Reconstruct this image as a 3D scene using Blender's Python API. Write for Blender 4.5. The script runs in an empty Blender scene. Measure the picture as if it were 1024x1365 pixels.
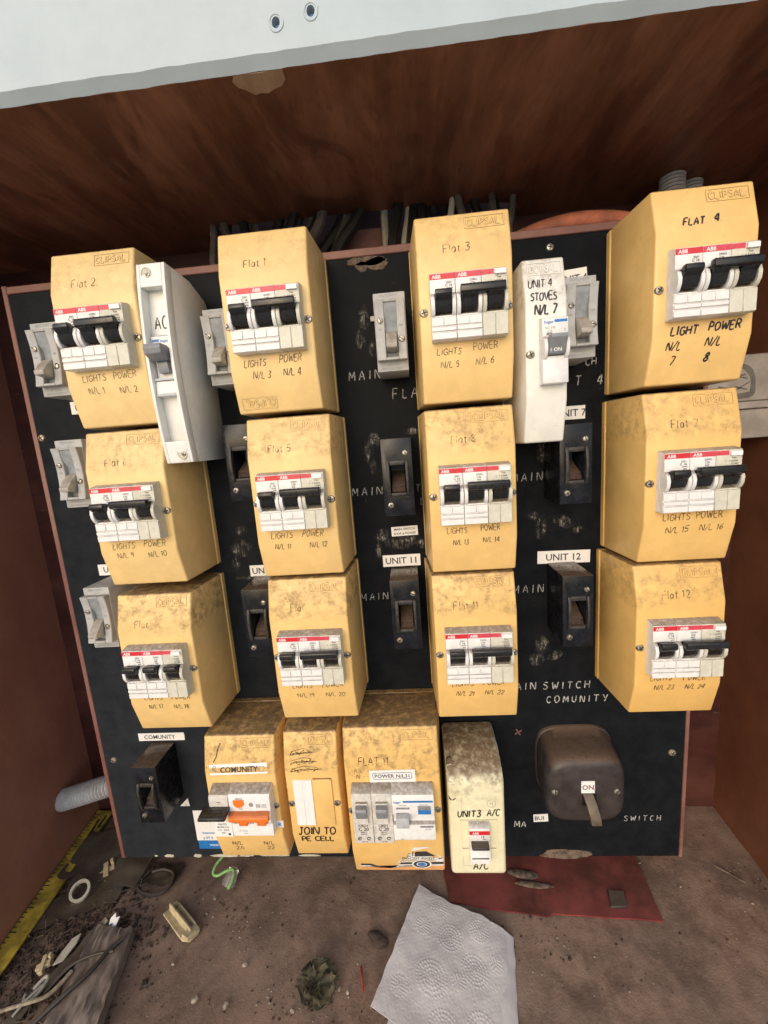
import bpy, bmesh, math, random
from mathutils import Vector, Matrix, noise as mnoise
R_ = math.radians
random.seed(7)
sc = bpy.context.scene
C = sc.collection

# ------------------------------------------------------------------ camera
def _rot(p, y, r):
    return (Matrix.Rotation(y, 3, 'Z') @ Matrix.Rotation(p, 3, 'X') @ Matrix.Rotation(r, 3, 'Y'))
cd = bpy.data.cameras.new('camera'); cam = bpy.data.objects.new('camera', cd); C.objects.link(cam)
cd.sensor_fit = 'HORIZONTAL'; cd.sensor_width = 36; cd.lens = 36*545.43/1024
cd.clip_start = 0.005; cd.clip_end = 100
_R = _rot(-.1654, .0727, .0745)
_m = Matrix((_R.col[0], _R.col[2], -_R.col[1])).transposed().to_4x4()
_m.translation = Vector((-2.451, -376.245, -2.193))*.001
cam.matrix_world = _m
sc.camera = cam

# ------------------------------------------------------------------ light
SUN_DIR = Vector((-.27, -.92, .40)).normalized()          # towards the sun
w = bpy.data.worlds.new('World'); sc.world = w; w.use_nodes = True
nt = w.node_tree; nt.nodes.clear()
sky = nt.nodes.new('ShaderNodeTexSky'); sky.sky_type = 'NISHITA'; sky.sun_disc = False
sky.sun_elevation = math.asin(SUN_DIR.z); sky.sun_rotation = math.atan2(SUN_DIR.x, SUN_DIR.y)
sky.dust_density = 3.0; sky.air_density = 1.0; sky.ozone_density = 1.0
bg = nt.nodes.new('ShaderNodeBackground'); bg.inputs['Strength'].default_value = .15
wo = nt.nodes.new('ShaderNodeOutputWorld')
nt.links.new(sky.outputs[0], bg.inputs[0]); nt.links.new(bg.outputs[0], wo.inputs[0])
sd = bpy.data.lights.new('sun', 'SUN'); sd.energy = 1.2; sd.angle = R_(115); sd.color = (1, .985, .97)
sun = bpy.data.objects.new('sun', sd); C.objects.link(sun)
sun.rotation_euler = (-SUN_DIR).to_track_quat('-Z', 'Y').to_euler()
sc.view_settings.view_transform = 'Standard'; sc.view_settings.look = 'None'
sc.view_settings.exposure = 0.06; sc.view_settings.gamma = 1
sc.view_settings.use_curve_mapping = False

# ------------------------------------------------------------------ materials
def nodes(name):
    m = bpy.data.materials.new(name); m.use_nodes = True
    t = m.node_tree; b = t.nodes['Principled BSDF']
    return m, t, b
def N(t, typ, **kw):
    n = t.nodes.new(typ)
    for k, v in kw.items():
        if k in n.inputs: n.inputs[k].default_value = v
        else: setattr(n, k, v)
    return n
def objco(t, scale=1000., shift=True):
    """object coordinates in millimetres, shifted differently on every object"""
    tc = N(t, 'ShaderNodeTexCoord'); vm = N(t, 'ShaderNodeVectorMath', operation='SCALE'); vm.inputs['Scale'].default_value = scale
    t.links.new(tc.outputs['Object'], vm.inputs[0])
    if not shift: return vm.outputs[0]
    oi = N(t, 'ShaderNodeObjectInfo'); ml = N(t, 'ShaderNodeMath', operation='MULTIPLY'); ml.inputs[1].default_value = 913.
    t.links.new(oi.outputs['Random'], ml.inputs[0])
    ad = N(t, 'ShaderNodeVectorMath', operation='ADD'); t.links.new(vm.outputs[0], ad.inputs[0]); t.links.new(ml.outputs[0], ad.inputs[1])
    return ad.outputs[0]
def noise(t, co, scale, detail=4, rough=.6, stretch=None):
    if stretch:
        mp = N(t, 'ShaderNodeMapping'); mp.inputs['Scale'].default_value = stretch
        t.links.new(co, mp.inputs['Vector']); co = mp.outputs[0]
    n = N(t, 'ShaderNodeTexNoise'); n.inputs['Scale'].default_value = scale; n.inputs['Detail'].default_value = detail; n.inputs['Roughness'].default_value = rough
    t.links.new(co, n.inputs['Vector']); return n.outputs['Fac']
def ramp(t, fac, a, b, lo=0., hi=1.):
    r = N(t, 'ShaderNodeMapRange', interpolation_type='SMOOTHSTEP')
    for i, v in zip(('From Min', 'From Max', 'To Min', 'To Max'), (a, b, lo, hi)): r.inputs[i].default_value = v
    t.links.new(fac, r.inputs['Value']); return r.outputs[0]
def math_(t, op, a, b):
    n = N(t, 'ShaderNodeMath', operation=op)
    for i, v in enumerate((a, b)):
        if isinstance(v, (int, float)): n.inputs[i].default_value = v
        else: t.links.new(v, n.inputs[i])
    n.use_clamp = op in ('ADD',); return n.outputs[0]
def mix(t, fac, a, b):
    n = N(t, 'ShaderNodeMix', data_type='RGBA')
    for i, v in ((0, fac), (6, a), (7, b)):
        if isinstance(v, (int, float)): n.inputs[i].default_value = v
        elif isinstance(v, tuple): n.inputs[i].default_value = (*v, 1)
        else: t.links.new(v, n.inputs[i])
    return n.outputs[2]
def bump(t, b, h, strength=.2, dist=.0005):
    n = N(t, 'ShaderNodeBump'); n.inputs['Strength'].default_value = strength; n.inputs['Distance'].default_value = dist
    t.links.new(h, n.inputs['Height']); t.links.new(n.outputs[0], b.inputs['Normal'])

def plain(name, col, rough=.5, var=.12, vs=.12, metal=0., bmp=.1, bs=1.2, dust=None, spec=.5, dustcol=(.17, .12, .075)):
    """colour with blotchy variation, fine bump, and real dust lying on what faces up"""
    m, t, b = nodes(name); co = objco(t)
    n1 = noise(t, co, vs, 5); n2 = noise(t, co, bs, 4)
    dark = tuple(c*(1-var*1.6) for c in col); lite = tuple(min(.95, c*(1+var)) for c in col)
    c = mix(t, ramp(t, n1, .3, .7), dark, lite)
    if dust:
        g = N(t, 'ShaderNodeNewGeometry'); sx = N(t, 'ShaderNodeSeparateXYZ'); t.links.new(g.outputs['Normal'], sx.inputs[0])
        up = ramp(t, sx.outputs['Z'], .35, .9); f = math_(t, 'MULTIPLY', up, ramp(t, noise(t, co, .35, 6, .7), .25, .6, .45, 1.))
        c = mix(t, math_(t, 'MULTIPLY', f, dust), c, dustcol)
    t.links.new(c, b.inputs['Base Color'])
    t.links.new(ramp(t, n1, .2, .8, max(.05, rough-.08), min(1, rough+.1)), b.inputs['Roughness'])
    b.inputs['Metallic'].default_value = metal; b.inputs['Specular IOR Level'].default_value = spec
    if bmp: bump(t, b, n2, bmp)
    return m

def plastic(name, col, grimecol, rough=.36, zlo=26., zhi=37., top=1., deep=None):
    """moulded plastic: smudged grime on the upper slope, dust on the top; amount set by each object's own 'grime'"""
    m, t, b = nodes(name); co = objco(t); raw = objco(t, 1000., False)
    at = N(t, 'ShaderNodeAttribute', attribute_type='OBJECT', attribute_name='grime')
    sx = N(t, 'ShaderNodeSeparateXYZ'); t.links.new(raw, sx.inputs[0])
    big = noise(t, co, .055, 5, .62); fine = noise(t, co, .55, 6, .72); sp = noise(t, co, 1.1, 3, .5)
    base = mix(t, ramp(t, big, .3, .72), tuple(c*.90 for c in col), tuple(min(.93, c*1.05) for c in col))
    if deep:
        tn = N(t, 'ShaderNodeAttribute', attribute_type='OBJECT', attribute_name='tone')
        base = mix(t, tn.outputs['Fac'], base, mix(t, ramp(t, big, .3, .72), tuple(c*.92 for c in deep), tuple(min(.93, c*1.06) for c in deep)))
    s1 = noise(t, co, .11, 3, .5, (1., 1., 9.)); s2 = noise(t, co, .10, 3, .5, (10., 1., 1.4))
    sc_ = math_(t, 'MULTIPLY', math_(t, 'ADD', ramp(t, s1, .68, .73), ramp(t, s2, .68, .73)), ramp(t, big, .40, .6, .1, .9))
    base = mix(t, math_(t, 'MULTIPLY', sc_, .45), base, tuple(c*.55 for c in col))
    zone = ramp(t, sx.outputs['Z'], zlo, zhi, .10, 1.)
    mid = noise(t, co, .16, 5, .6)
    sm = math_(t, 'MULTIPLY', ramp(t, big, .34, .60, .12, 1.), math_(t, 'MULTIPLY', ramp(t, mid, .34, .66), ramp(t, fine, .2, .7, .35, 1.)))
    sm = math_(t, 'MULTIPLY', math_(t, 'MULTIPLY', sm, zone), at.outputs['Fac'])
    g = N(t, 'ShaderNodeNewGeometry'); sn = N(t, 'ShaderNodeSeparateXYZ'); t.links.new(g.outputs['Normal'], sn.inputs[0])
    up = ramp(t, sn.outputs['Z'], .4, .85)
    up = math_(t, 'MULTIPLY', up, math_(t, 'MULTIPLY', math_(t, 'MULTIPLY', ramp(t, mid, .25, .6, .6, 1.), ramp(t, fine, .3, .6, .75, 1.)), top))
    specks = math_(t, 'MULTIPLY', ramp(t, sp, .67, .72), math_(t, 'MULTIPLY', at.outputs['Fac'], math_(t, 'MULTIPLY', zone, .8)))
    f = math_(t, 'ADD', math_(t, 'MULTIPLY', sm, .95), specks)
    c = mix(t, f, base, grimecol); c = mix(t, up, c, (.15, .095, .05))
    t.links.new(c, b.inputs['Base Color'])
    t.links.new(math_(t, 'ADD', math_(t, 'MULTIPLY', f, .35), rough), b.inputs['Roughness'])
    bump(t, b, noise(t, co, 2.2, 3), .06)
    return m

M = {}
M['yellow'] = plastic('yellow_plastic', (.82, .60, .275), (.24, .155, .07), deep=(.78, .475, .145))
M['cream'] = plastic('cream_plastic', (.80, .76, .53), (.17, .12, .07), zlo=10, zhi=50)
M['white_box'] = plastic('white_plastic', (.80, .79, .74), (.25, .2, .15), rough=.35)
M['ac_box'] = plastic('ac_white_plastic', (.80, .80, .77), (.5, .47, .4), rough=.3)
M['bwhite'] = plain('breaker_white', (.76, .76, .76), .38, .05, .2, dust=.85, bmp=.03)
M['bbeige'] = plain('breaker_beige', (.60, .585, .50), .42, .06, .2, dust=.8, bmp=.03)
M['bgrey'] = plain('breaker_grey', (.60, .58, .54), .42, .1, .3, dust=.9, bmp=.05)
M['toggle'] = plain('black_toggle', (.012, .012, .013), .28, .2, .4, dust=.10, bmp=.03)
M['tgrey'] = plain('grey_toggle', (.22, .235, .26), .38, .08, .3, dust=.3, bmp=.03)
M['tlight'] = plain('light_grey_toggle', (.45, .47, .5), .4, .08, .3, dust=.5, bmp=.03)
M['orange'] = plain('orange_toggle', (.85, .19, .025), .36, .06, .3, dust=.5, bmp=.03)
M['red'] = plain('red_band', (.62, .022, .035), .35, .1, .5, bmp=0)
M['pink'] = plain('faded_red_band', (.62, .06, .09), .4, .1, .5, bmp=0)
M['blue'] = plain('blue_print', (.02, .17, .50), .4, .1, .5, bmp=0)
M['print_white'] = plain('white_print', (.8, .8, .8), .4, .03, bmp=0)
M['print'] = plain('black_print', (.03, .03, .035), .6, .2, .6, bmp=0)
M['print_grey'] = plain('grey_print', (.25, .25, .27), .6, .2, .6, bmp=0)
M['ink'] = plain('marker_ink', (.022, .020, .020), .45, .3, .6, bmp=0)
M['pen'] = plain('pen_ink', (.075, .060, .050), .6, .35, .6, bmp=0)
M['faded'] = plain('faded_ink', (.19, .14, .075), .7, .35, .5, bmp=0)
M['chalk'] = plain('scratched_writing', (.42, .42, .42), .9, .4, .5, bmp=.4)
M['grime'] = plain('grime', (.36, .235, .095), .8, .3, .4, bmp=.2)
M['screw'] = plain('steel_screw', (.42, .39, .34), .38, .35, .5, metal=.8, bmp=.2)
M['slot'] = plain('screw_slot', (.03, .025, .02), .7, .2, bmp=0)
M['brass'] = plain('brass_screw', (.50, .44, .32), .45, .3, .5, metal=.6, bmp=.2)
M['grey'] = plain('grey_switch_plastic', (.40, .405, .405), .5, .08, .15, dust=.45, bmp=.08)
M['greydk'] = plain('grey_switch_inner', (.26, .285, .31), .5, .12, .2, dust=.3, bmp=.05)
M['lever'] = plain('grey_lever', (.40, .38, .34), .5, .15, .2, dust=.5, bmp=.05)
M['black'] = plain('black_bakelite', (.010, .011, .015), .24, .3, .12, dust=.78, bmp=.12, bs=.5, spec=.3, dustcol=(.13, .085, .055))
M['rocker'] = plain('dusty_rocker', (.050, .026, .016), .8, .5, .5, dust=.4, bmp=.5)
M['esc'] = plain('worn_black_surround', (.030, .028, .029), .5, .4, .3, dust=.4, bmp=.2)
M['iron'] = plain('brown_enamel', (.040, .031, .031), .45, .22, .09, dust=.75, bmp=.25, bs=.6, dustcol=(.15, .095, .06))
M['ironlever'] = plain('brown_lever', (.13, .10, .07), .5, .2, .2, dust=.4, bmp=.1)
M['sticker'] = plain('white_sticker', (.80, .80, .80), .45, .03, .1, bmp=.03)
M['stick_orange'] = plain('orange_sticker', (.72, .36, .13), .5, .06, .1, bmp=.03)
M['conduit'] = plain('grey_conduit', (.52, .53, .54), .5, .1, .1, dust=.5, bmp=.05)
M['redtube'] = plain('orange_conduit', (.52, .17, .10), .6, .25, .05, dust=.55, bmp=.2)
M['wire'] = plain('dusty_grey_cable', (.11, .10, .09), .6, .3, .06, dust=.4, bmp=.2)
M['wireblk'] = plain('black_cable', (.014, .014, .015), .5, .3, .06, dust=.4, bmp=.2)
M['ductgrey'] = plain('painted_timber_rail', (.36, .34, .32), .6, .15, .04, dust=.5, bmp=.25, bs=.4)
M['ductmark'] = plain('grey_mark', (.14, .135, .13), .6, .15, .1, bmp=0)
M['yrule'] = plain('dusty_yellow_rule', (.62, .46, .05), .5, .35, .06, bmp=.2, dust=.25)
M['towel'] = plain('paper_towel', (.64, .605, .595), .95, .05, .03, bmp=.25, bs=1.5, spec=.1)
M['redpanel'] = plain('dark_red_sheet', (.20, .032, .034), .5, .35, .035, bmp=.15, bs=.3, dust=.28)
M['leaf'] = plain('dried_green_leaf', (.055, .060, .030), .8, .55, .15, bmp=.6, bs=.6, dust=.4)
M['bark'] = plain('bark', (.14, .10, .075), .9, .4, .2, bmp=.8, bs=.6)
M['twig'] = plain('twig', (.30, .25, .18), .85, .3, .2, bmp=.5)
M['creamfrag'] = plain('broken_cream_plastic', (.58, .48, .29), .5, .15, .2, bmp=.1, dust=.25)
M['tape'] = plain('off_white_tape', (.52, .50, .42), .55, .12, .1, bmp=.1, dust=.25)
M['blacksheet'] = plain('black_plastic_sheet', (.035, .035, .034), .6, .4, .05, bmp=.4, bs=.3, dust=.45)
M['green'] = plain('green_wire', (.20, .42, .12), .4, .3, .1, bmp=0)
M['soil'] = plain('dark_crumbs', (.075, .050, .036), .95, .5, .1, bmp=.8)
M['gritpale'] = plain('pale_grit', (.36, .30, .24), .9, .35, .4, bmp=.4)
M['redwire'] = plain('red_wire', (.35, .05, .04), .5, .3, .1, bmp=0)

def worn_ink(name, col, lo, hi, amin=0.):
    m, t, b = nodes(name); co = objco(t); n1 = noise(t, co, .16, 4, .6); n2 = noise(t, co, 1.1, 4, .6)
    b.inputs['Base Color'].default_value = (*col, 1); b.inputs['Roughness'].default_value = .6
    t.links.new(math_(t, 'MULTIPLY', ramp(t, n1, lo, hi, amin, 1.), ramp(t, n2, .25, .6, .35, 1.)), b.inputs['Alpha']); return m
M['faded'] = worn_ink('faded_ink', (.09, .065, .035), .34, .62, .08)
M['pen'] = worn_ink('pen_ink', (.035, .028, .025), .26, .50, .35)
def glass():
    m, t, b = nodes('clear_plastic')
    b.inputs['Base Color'].default_value = (.9, .9, .88, 1); b.inputs['Roughness'].default_value = .15
    b.inputs['Transmission Weight'].default_value = .9; b.inputs['IOR'].default_value = 1.3
    return m
M['clear'] = glass()

def panel_mat():
    m, t, b = nodes('black_panel'); co = objco(t, 1000., False)
    big = noise(t, co, .012, 5, .6); mid = noise(t, co, .06, 6, .7); fine = noise(t, co, .5, 5, .7)
    scr = noise(t, co, .05, 3, .6, (1., 1., 12.)); scr2 = noise(t, co, .05, 3, .6, (9., 1., 1.))
    c = mix(t, ramp(t, mid, .35, .75), (.0045, .0055, .0075), (.009, .010, .0125))
    sx = N(t, 'ShaderNodeSeparateXYZ'); t.links.new(co, sx.inputs[0])
    low = ramp(t, sx.outputs['Z'], -250., -440., .10, 1.)
    chips = math_(t, 'MULTIPLY', math_(t, 'MULTIPLY', ramp(t, fine, .60, .72), ramp(t, mid, .47, .62)), low)
    c = mix(t, math_(t, 'MULTIPLY', chips, .55), c, (.24, .23, .21))
    s = math_(t, 'MULTIPLY', ramp(t, scr, .69, .74), ramp(t, mid, .45, .6)); s2 = math_(t, 'MULTIPLY', ramp(t, scr2, .70, .75), ramp(t, big, .45, .6))
    c = mix(t, math_(t, 'MULTIPLY', math_(t, 'ADD', s, s2), .5), c, (.17, .17, .17))
    c = mix(t, math_(t, 'MULTIPLY', ramp(t, big, .45, .75), .15), c, (.025, .027, .03))
    film = math_(t, 'MULTIPLY', math_(t, 'MULTIPLY', ramp(t, sx.outputs['X'], -20., -330., .25, 1.), ramp(t, sx.outputs['Z'], 160., -420., .35, 1.)), ramp(t, mid, .2, .7, .5, 1.))  # thin dust overall, plus the sky's bluish reflection painted in at lower left
    c = mix(t, film, c, (.030, .034, .042))  # thin dust together with the painted bluish sky reflection
    b.inputs['Specular IOR Level'].default_value = .04
    t.links.new(c, b.inputs['Base Color']); t.links.new(ramp(t, mid, .3, .7, .32, .5), b.inputs['Roughness'])
    bump(t, b, math_(t, 'ADD', fine, s), .06)
    return m
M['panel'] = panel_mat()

def smear_mat():
    m, t, b = nodes('old_glue'); co = objco(t)
    n1 = noise(t, co, .22, 6, .7); n2 = noise(t, co, .7, 5, .7)
    t.links.new(mix(t, ramp(t, n1, .3, .7), (.06, .056, .05), (.22, .21, .19)), b.inputs['Base Color'])
    b.inputs['Roughness'].default_value = .6
    tc = N(t, 'ShaderNodeTexCoord'); vd = N(t, 'ShaderNodeVectorMath', operation='DISTANCE'); vd.inputs[1].default_value = (.5, .5, .5); mm = N(t, 'ShaderNodeMapping'); mm.inputs['Scale'].default_value = (1, 0, 1); mm.inputs['Location'].default_value = (0, .5, 0)
    t.links.new(tc.outputs['Generated'], mm.inputs['Vector']); t.links.new(mm.outputs[0], vd.inputs[0])
    soft = ramp(t, vd.outputs['Value'], .12, .52, 1., 0.)
    st = noise(t, co, .16, 5, .65, (2.6, 1., .7))
    a = math_(t, 'MULTIPLY', math_(t, 'MULTIPLY', ramp(t, n1, .30, .70), ramp(t, st, .36, .68)), ramp(t, n2, .2, .7, .5, 1.))
    t.links.new(math_(t, 'MULTIPLY', math_(t, 'MULTIPLY', a, soft), 2.0), b.inputs['Alpha'])
    bump(t, b, n2, .7, .001); return m
M['smear'] = smear_mat()

def wood(name, dark, mid_, lite, stretch, rough=.5, bm=.25, dust=None, stain=False):
    m, t, b = nodes(name); co = objco(t, 1000., False)
    big = noise(t, co, .010, 5, .65, tuple(.5+.5*s for s in stretch)); gr = noise(t, co, .034, 9, .74, stretch); fine = noise(t, co, .25, 6, .7, stretch)
    c = mix(t, ramp(t, gr, .32, .68), dark, mid_); c = mix(t, math_(t, 'MULTIPLY', ramp(t, big, .42, .72), .7), c, lite)
    c = mix(t, math_(t, 'MULTIPLY', ramp(t, fine, .50, .72), .5), c, dark)
    if dust: c = mix(t, ramp(t, noise(t, co, .06, 6, .7), .45, .75, 0., dust), c, (.15, .11, .085))
    if stain:
        mp = N(t, 'ShaderNodeMapping'); mp.inputs['Scale'].default_value = (1.6, .6, 1.); mp.inputs['Rotation'].default_value = (0, 0, .45); t.links.new(co, mp.inputs['Vector'])
        sn = N(t, 'ShaderNodeTexNoise'); sn.inputs['Scale'].default_value = .008; sn.inputs['Detail'].default_value = 7; sn.inputs['Roughness'].default_value = .62; sn.inputs['Distortion'].default_value = .8
        t.links.new(mp.outputs[0], sn.inputs['Vector'])
        c = mix(t, ramp(t, sn.outputs['Fac'], .50, .60, 0., .72), c, tuple(v*.75 for v in dark))
        wv = N(t, 'ShaderNodeTexWave', wave_type='BANDS', bands_direction='X'); wv.inputs['Scale'].default_value = .012; wv.inputs['Distortion'].default_value = 14; wv.inputs['Detail'].default_value = 4; wv.inputs['Detail Scale'].default_value = .5; wv.inputs['Detail Roughness'].default_value = .7
        mq = N(t, 'ShaderNodeMapping'); mq.inputs['Scale'].default_value = (1., .25, 1.); t.links.new(co, mq.inputs['Vector']); t.links.new(mq.outputs[0], wv.inputs['Vector'])
        c = mix(t, ramp(t, wv.outputs['Fac'], .2, .8, 0., .22), c, dark)
    sf = noise(t, co, .09, 6, .75); s3 = noise(t, co, .06, 3, .5, (1., .22, 6.))
    c = mix(t, math_(t, 'MULTIPLY', math_(t, 'ADD', ramp(t, sf, .68, .76), ramp(t, s3, .70, .74)), .28), c, (.34, .24, .18))
    t.links.new(c, b.inputs['Base Color']); t.links.new(ramp(t, big, .3, .7, rough-.08, rough+.12), b.inputs['Roughness'])
    bump(t, b, fine, bm); return m
M['ceil'] = wood('stained_plywood', (.11, .038, .018), (.29, .112, .054), (.40, .18, .095), (1.1, .20, 1.), stain=True)
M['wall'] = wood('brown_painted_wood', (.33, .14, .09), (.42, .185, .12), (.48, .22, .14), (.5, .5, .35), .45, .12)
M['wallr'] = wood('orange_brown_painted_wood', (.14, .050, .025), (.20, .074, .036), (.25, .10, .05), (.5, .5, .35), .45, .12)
M['backwall'] = wood('maroon_timber', (.035, .010, .009), (.075, .020, .017), (.12, .04, .03), (.4, .4, 1.5), .55)
M['frame'] = wood('maroon_frame', (.15, .06, .052), (.24, .11, .09), (.33, .19, .15), (.3, .3, .3), .55)
M['rawwood'] = wood('raw_veneer', (.32, .19, .11), (.48, .32, .2), (.55, .40, .27), (2., .4, 1.), .8)
M['plank'] = wood('weathered_wood', (.10, .07, .05), (.26, .21, .17), (.36, .31, .27), (2.2, .3, 1.), .85, .5)

def white_paint():
    m, t, b = nodes('white_paint'); co = objco(t, 1000., False)
    n = noise(t, co, .02, 6, .7); f = noise(t, co, .3, 6, .7); g = noise(t, co, .06, 5, .6, (.3, 1., 3.))
    c = mix(t, ramp(t, n, .3, .7), (.40, .475, .525), (.44, .52, .57)); c = mix(t, ramp(t, f, .72, .78, 0., .5), c, (.3, .24, .2))
    t.links.new(c, b.inputs['Base Color']); b.inputs['Roughness'].default_value = .4
    bump(t, b, g, .25, .0008); return m
M['paint'] = white_paint()

def floor_mat():
    m, t, b = nodes('dusty_floor'); co = objco(t, 1000., False)
    big = noise(t, co, .009, 5, .6); mid = noise(t, co, .05, 7, .72); fine = noise(t, co, .45, 7, .75); sp = noise(t, co, .9, 3, .6)
    c = mix(t, ramp(t, mid, .32, .68), (.185, .118, .085), (.33, .225, .165))
    c = mix(t, math_(t, 'MULTIPLY', ramp(t, big, .42, .68), .7), c, (.35, .245, .185))
    st = noise(t, co, .016, 6, .66); c = mix(t, ramp(t, st, .50, .64, 0., .55), c, (.12, .082, .062))
    sx = N(t, 'ShaderNodeSeparateXYZ'); t.links.new(co, sx.inputs[0])
    c = mix(t, ramp(t, sx.outputs['X'], 60., -280., 0., .35), c, (.15, .105, .082))
    pile = math_(t, 'MULTIPLY', ramp(t, math_(t, 'ADD', math_(t, 'MULTIPLY', sx.outputs['X'], -.01), math_(t, 'MULTIPLY', sx.outputs['Y'], -.004)), 2.9, 3.9), ramp(t, mid, .3, .5, .4, 1.))
    c = mix(t, pile, c, (.045, .034, .028))
    c = mix(t, ramp(t, fine, .60, .74, 0., .65), c, (.05, .035, .028)); c = mix(t, ramp(t, sp, .73, .76, 0., .6), c, (.38, .32, .26))
    t.links.new(c, b.inputs['Base Color']); b.inputs['Roughness'].default_value = .9; b.inputs['Specular IOR Level'].default_value = .2
    bump(t, b, math_(t, 'ADD', math_(t, 'MULTIPLY', mid, .6), math_(t, 'MULTIPLY', fine, .4)), .7, .003); return m
M['floor'] = floor_mat()
M['added_paving'] = plain('added_pale_concrete', (.52, .51, .49), .85, .1, .004, bmp=.2, bs=.05)

# ------------------------------------------------------------------ geometry helpers (millimetres; d = distance in front of the panel)
CACHE = {}
def text_polys(s, size):
    k = ('txt', s)
    if k not in CACHE:
        cu = bpy.data.curves.new('t', 'FONT'); cu.body = s; cu.size = 1; cu.align_x = 'CENTER'; cu.resolution_u = 2; cu.offset = .014
        o = bpy.data.objects.new('t', cu); C.objects.link(o)
        dg = bpy.context.evaluated_depsgraph_get(); me = bpy.data.meshes.new_from_object(o.evaluated_get(dg))
        CACHE[k] = ([tuple(v.co) for v in me.vertices], [tuple(p.vertices) for p in me.polygons])
        bpy.data.objects.remove(o); bpy.data.curves.remove(cu); bpy.data.meshes.remove(me)
    vs, ps = CACHE[k]
    return [(x*size, (y-.35)*size) for x, y, z in vs], ps

FONT = {}
def _f(s):
    for ln in s.strip().splitlines():
        k, wd, body = ln.split(None, 2)
        FONT[k] = (float(wd), [[tuple(float(c) for c in p.split(',')) for p in st.split()] for st in body.split(';')])
_f("""
A 6 0,0 3,10 6,0;1,3.6 5,3.6
B 5.5 0,0 0,10 3.5,9.6 4.6,7.6 3.4,5.4 0,5.2;3.4,5.3 5.4,3.2 4,.4 0,0
C 5.5 5.4,8.4 3.4,10 1,8.6 0,5 1,1.2 3.2,0 5.4,1.4
D 5.5 0,0 0,10 3,9.5 5.4,6 4.6,1.6 2.6,0 0,0
E 5 4.8,10 0,10 0,0 5,0;0,5.2 4,5.2
F 5 5,10 0,10 0,0;0,5.2 4,5.2
G 6 5.6,8.2 3.4,10 1,8.4 0,4.6 1.4,.6 3.8,0 5.8,1.6 5.8,4.4 3.6,4.4
H 5.6 0,0 0,10;5.6,0 5.6,10;0,5.2 5.6,5.2
I 1.6 .8,0 .8,10
J 5 1.5,10 5,10;3.4,10 3.4,2 2,0 .2,1.2
K 5.4 0,0 0,10;5.2,10 0,4.4 5.4,0
L 4.6 0,10 0,0 4.6,.2
M 7 0,0 .6,10 3.5,3 6.4,10 7,0
N 6 0,0 .2,10 5.8,0 6,10
O 6 3,10 .6,8.2 0,4.6 1.4,.6 3.2,0 5.4,2 6,5.6 4.8,9 3,10
P 5 0,0 .2,10 3.4,9.8 5,7.6 3.6,5.2 0,4.6
Q 6 3,10 .6,8.2 0,4.6 1.4,.6 3.2,0 5.4,2 6,5.6 4.8,9 3,10;4,2 6,-.5
R 5.4 0,0 .2,10 3.4,9.8 4.8,7.6 3.4,5.4 0,5;2,5.2 5.4,0
S 5 4.8,8.8 2.6,10 .4,8.2 1.4,5.8 3.8,4.6 4.8,2.2 2.8,0 0,1
T 6 0,10 6,10;3,10 3,0
U 5.6 0,10 .2,2.6 2.4,0 4.8,1.6 5.6,10
V 6 0,10 3,0 6,10
W 8 0,10 1.8,0 4,7 6.2,0 8,10
X 5.6 0,10 5.6,0;5.6,10 0,0
Y 5.6 0,10 2.8,5;5.6,10 2.4,0
Z 5.4 0,10 5.2,10 0,0 5.4,0
a 4.6 4,6 1.8,6.4 0,3.6 .8,.4 2.6,.2 4,2.4 4.2,6 4.4,0
l 1.6 .8,10 .8,0
t 3.6 1.6,9 1.6,.6 3.4,0;0,6.4 3.6,6.4
h 4.6 0,10 0,0;0,4 2.2,6.2 4.2,5 4.4,0
0 5 2.5,10 .4,7.6 .2,3 2,0 4,1 5,5 4.2,9 2.5,10
1 2.4 .2,7.6 1.4,10 1.4,0
2 5 .2,7.6 1.6,10 4,9.4 4.6,6.8 2.6,3.4 0,.2 5,0
3 5 .4,9.4 3,10 4.6,8 2.2,5.6 4.6,3.6 4,.8 1.8,0 0,1.2
4 5.4 3.6,0 3.8,10 0,3.4 5.4,3.4
5 5 4.8,10 .8,10 .4,5.8 3,6.2 4.8,3.6 3.4,.4 0,.4
6 5 4.2,10 1.2,6.4 .2,2.6 1.8,0 4.4,1 4.6,4 2.4,5.4 .4,3
7 5 0,10 5,10 1.8,0
8 5 2.6,5.4 .6,7.6 2.4,10 4.4,8 2.6,5.4 .2,2.4 2.4,0 4.8,2.2 2.6,5.4
9 5 4.6,8 2.4,10 .4,7.4 2,5 4.4,7 4.6,8 4,3 3.2,0
/ 4 0,-.6 4,10.6
. 1.6 .6,0 1,.4
- 3.5 0,4.6 3.4,4.8
""")

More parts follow.
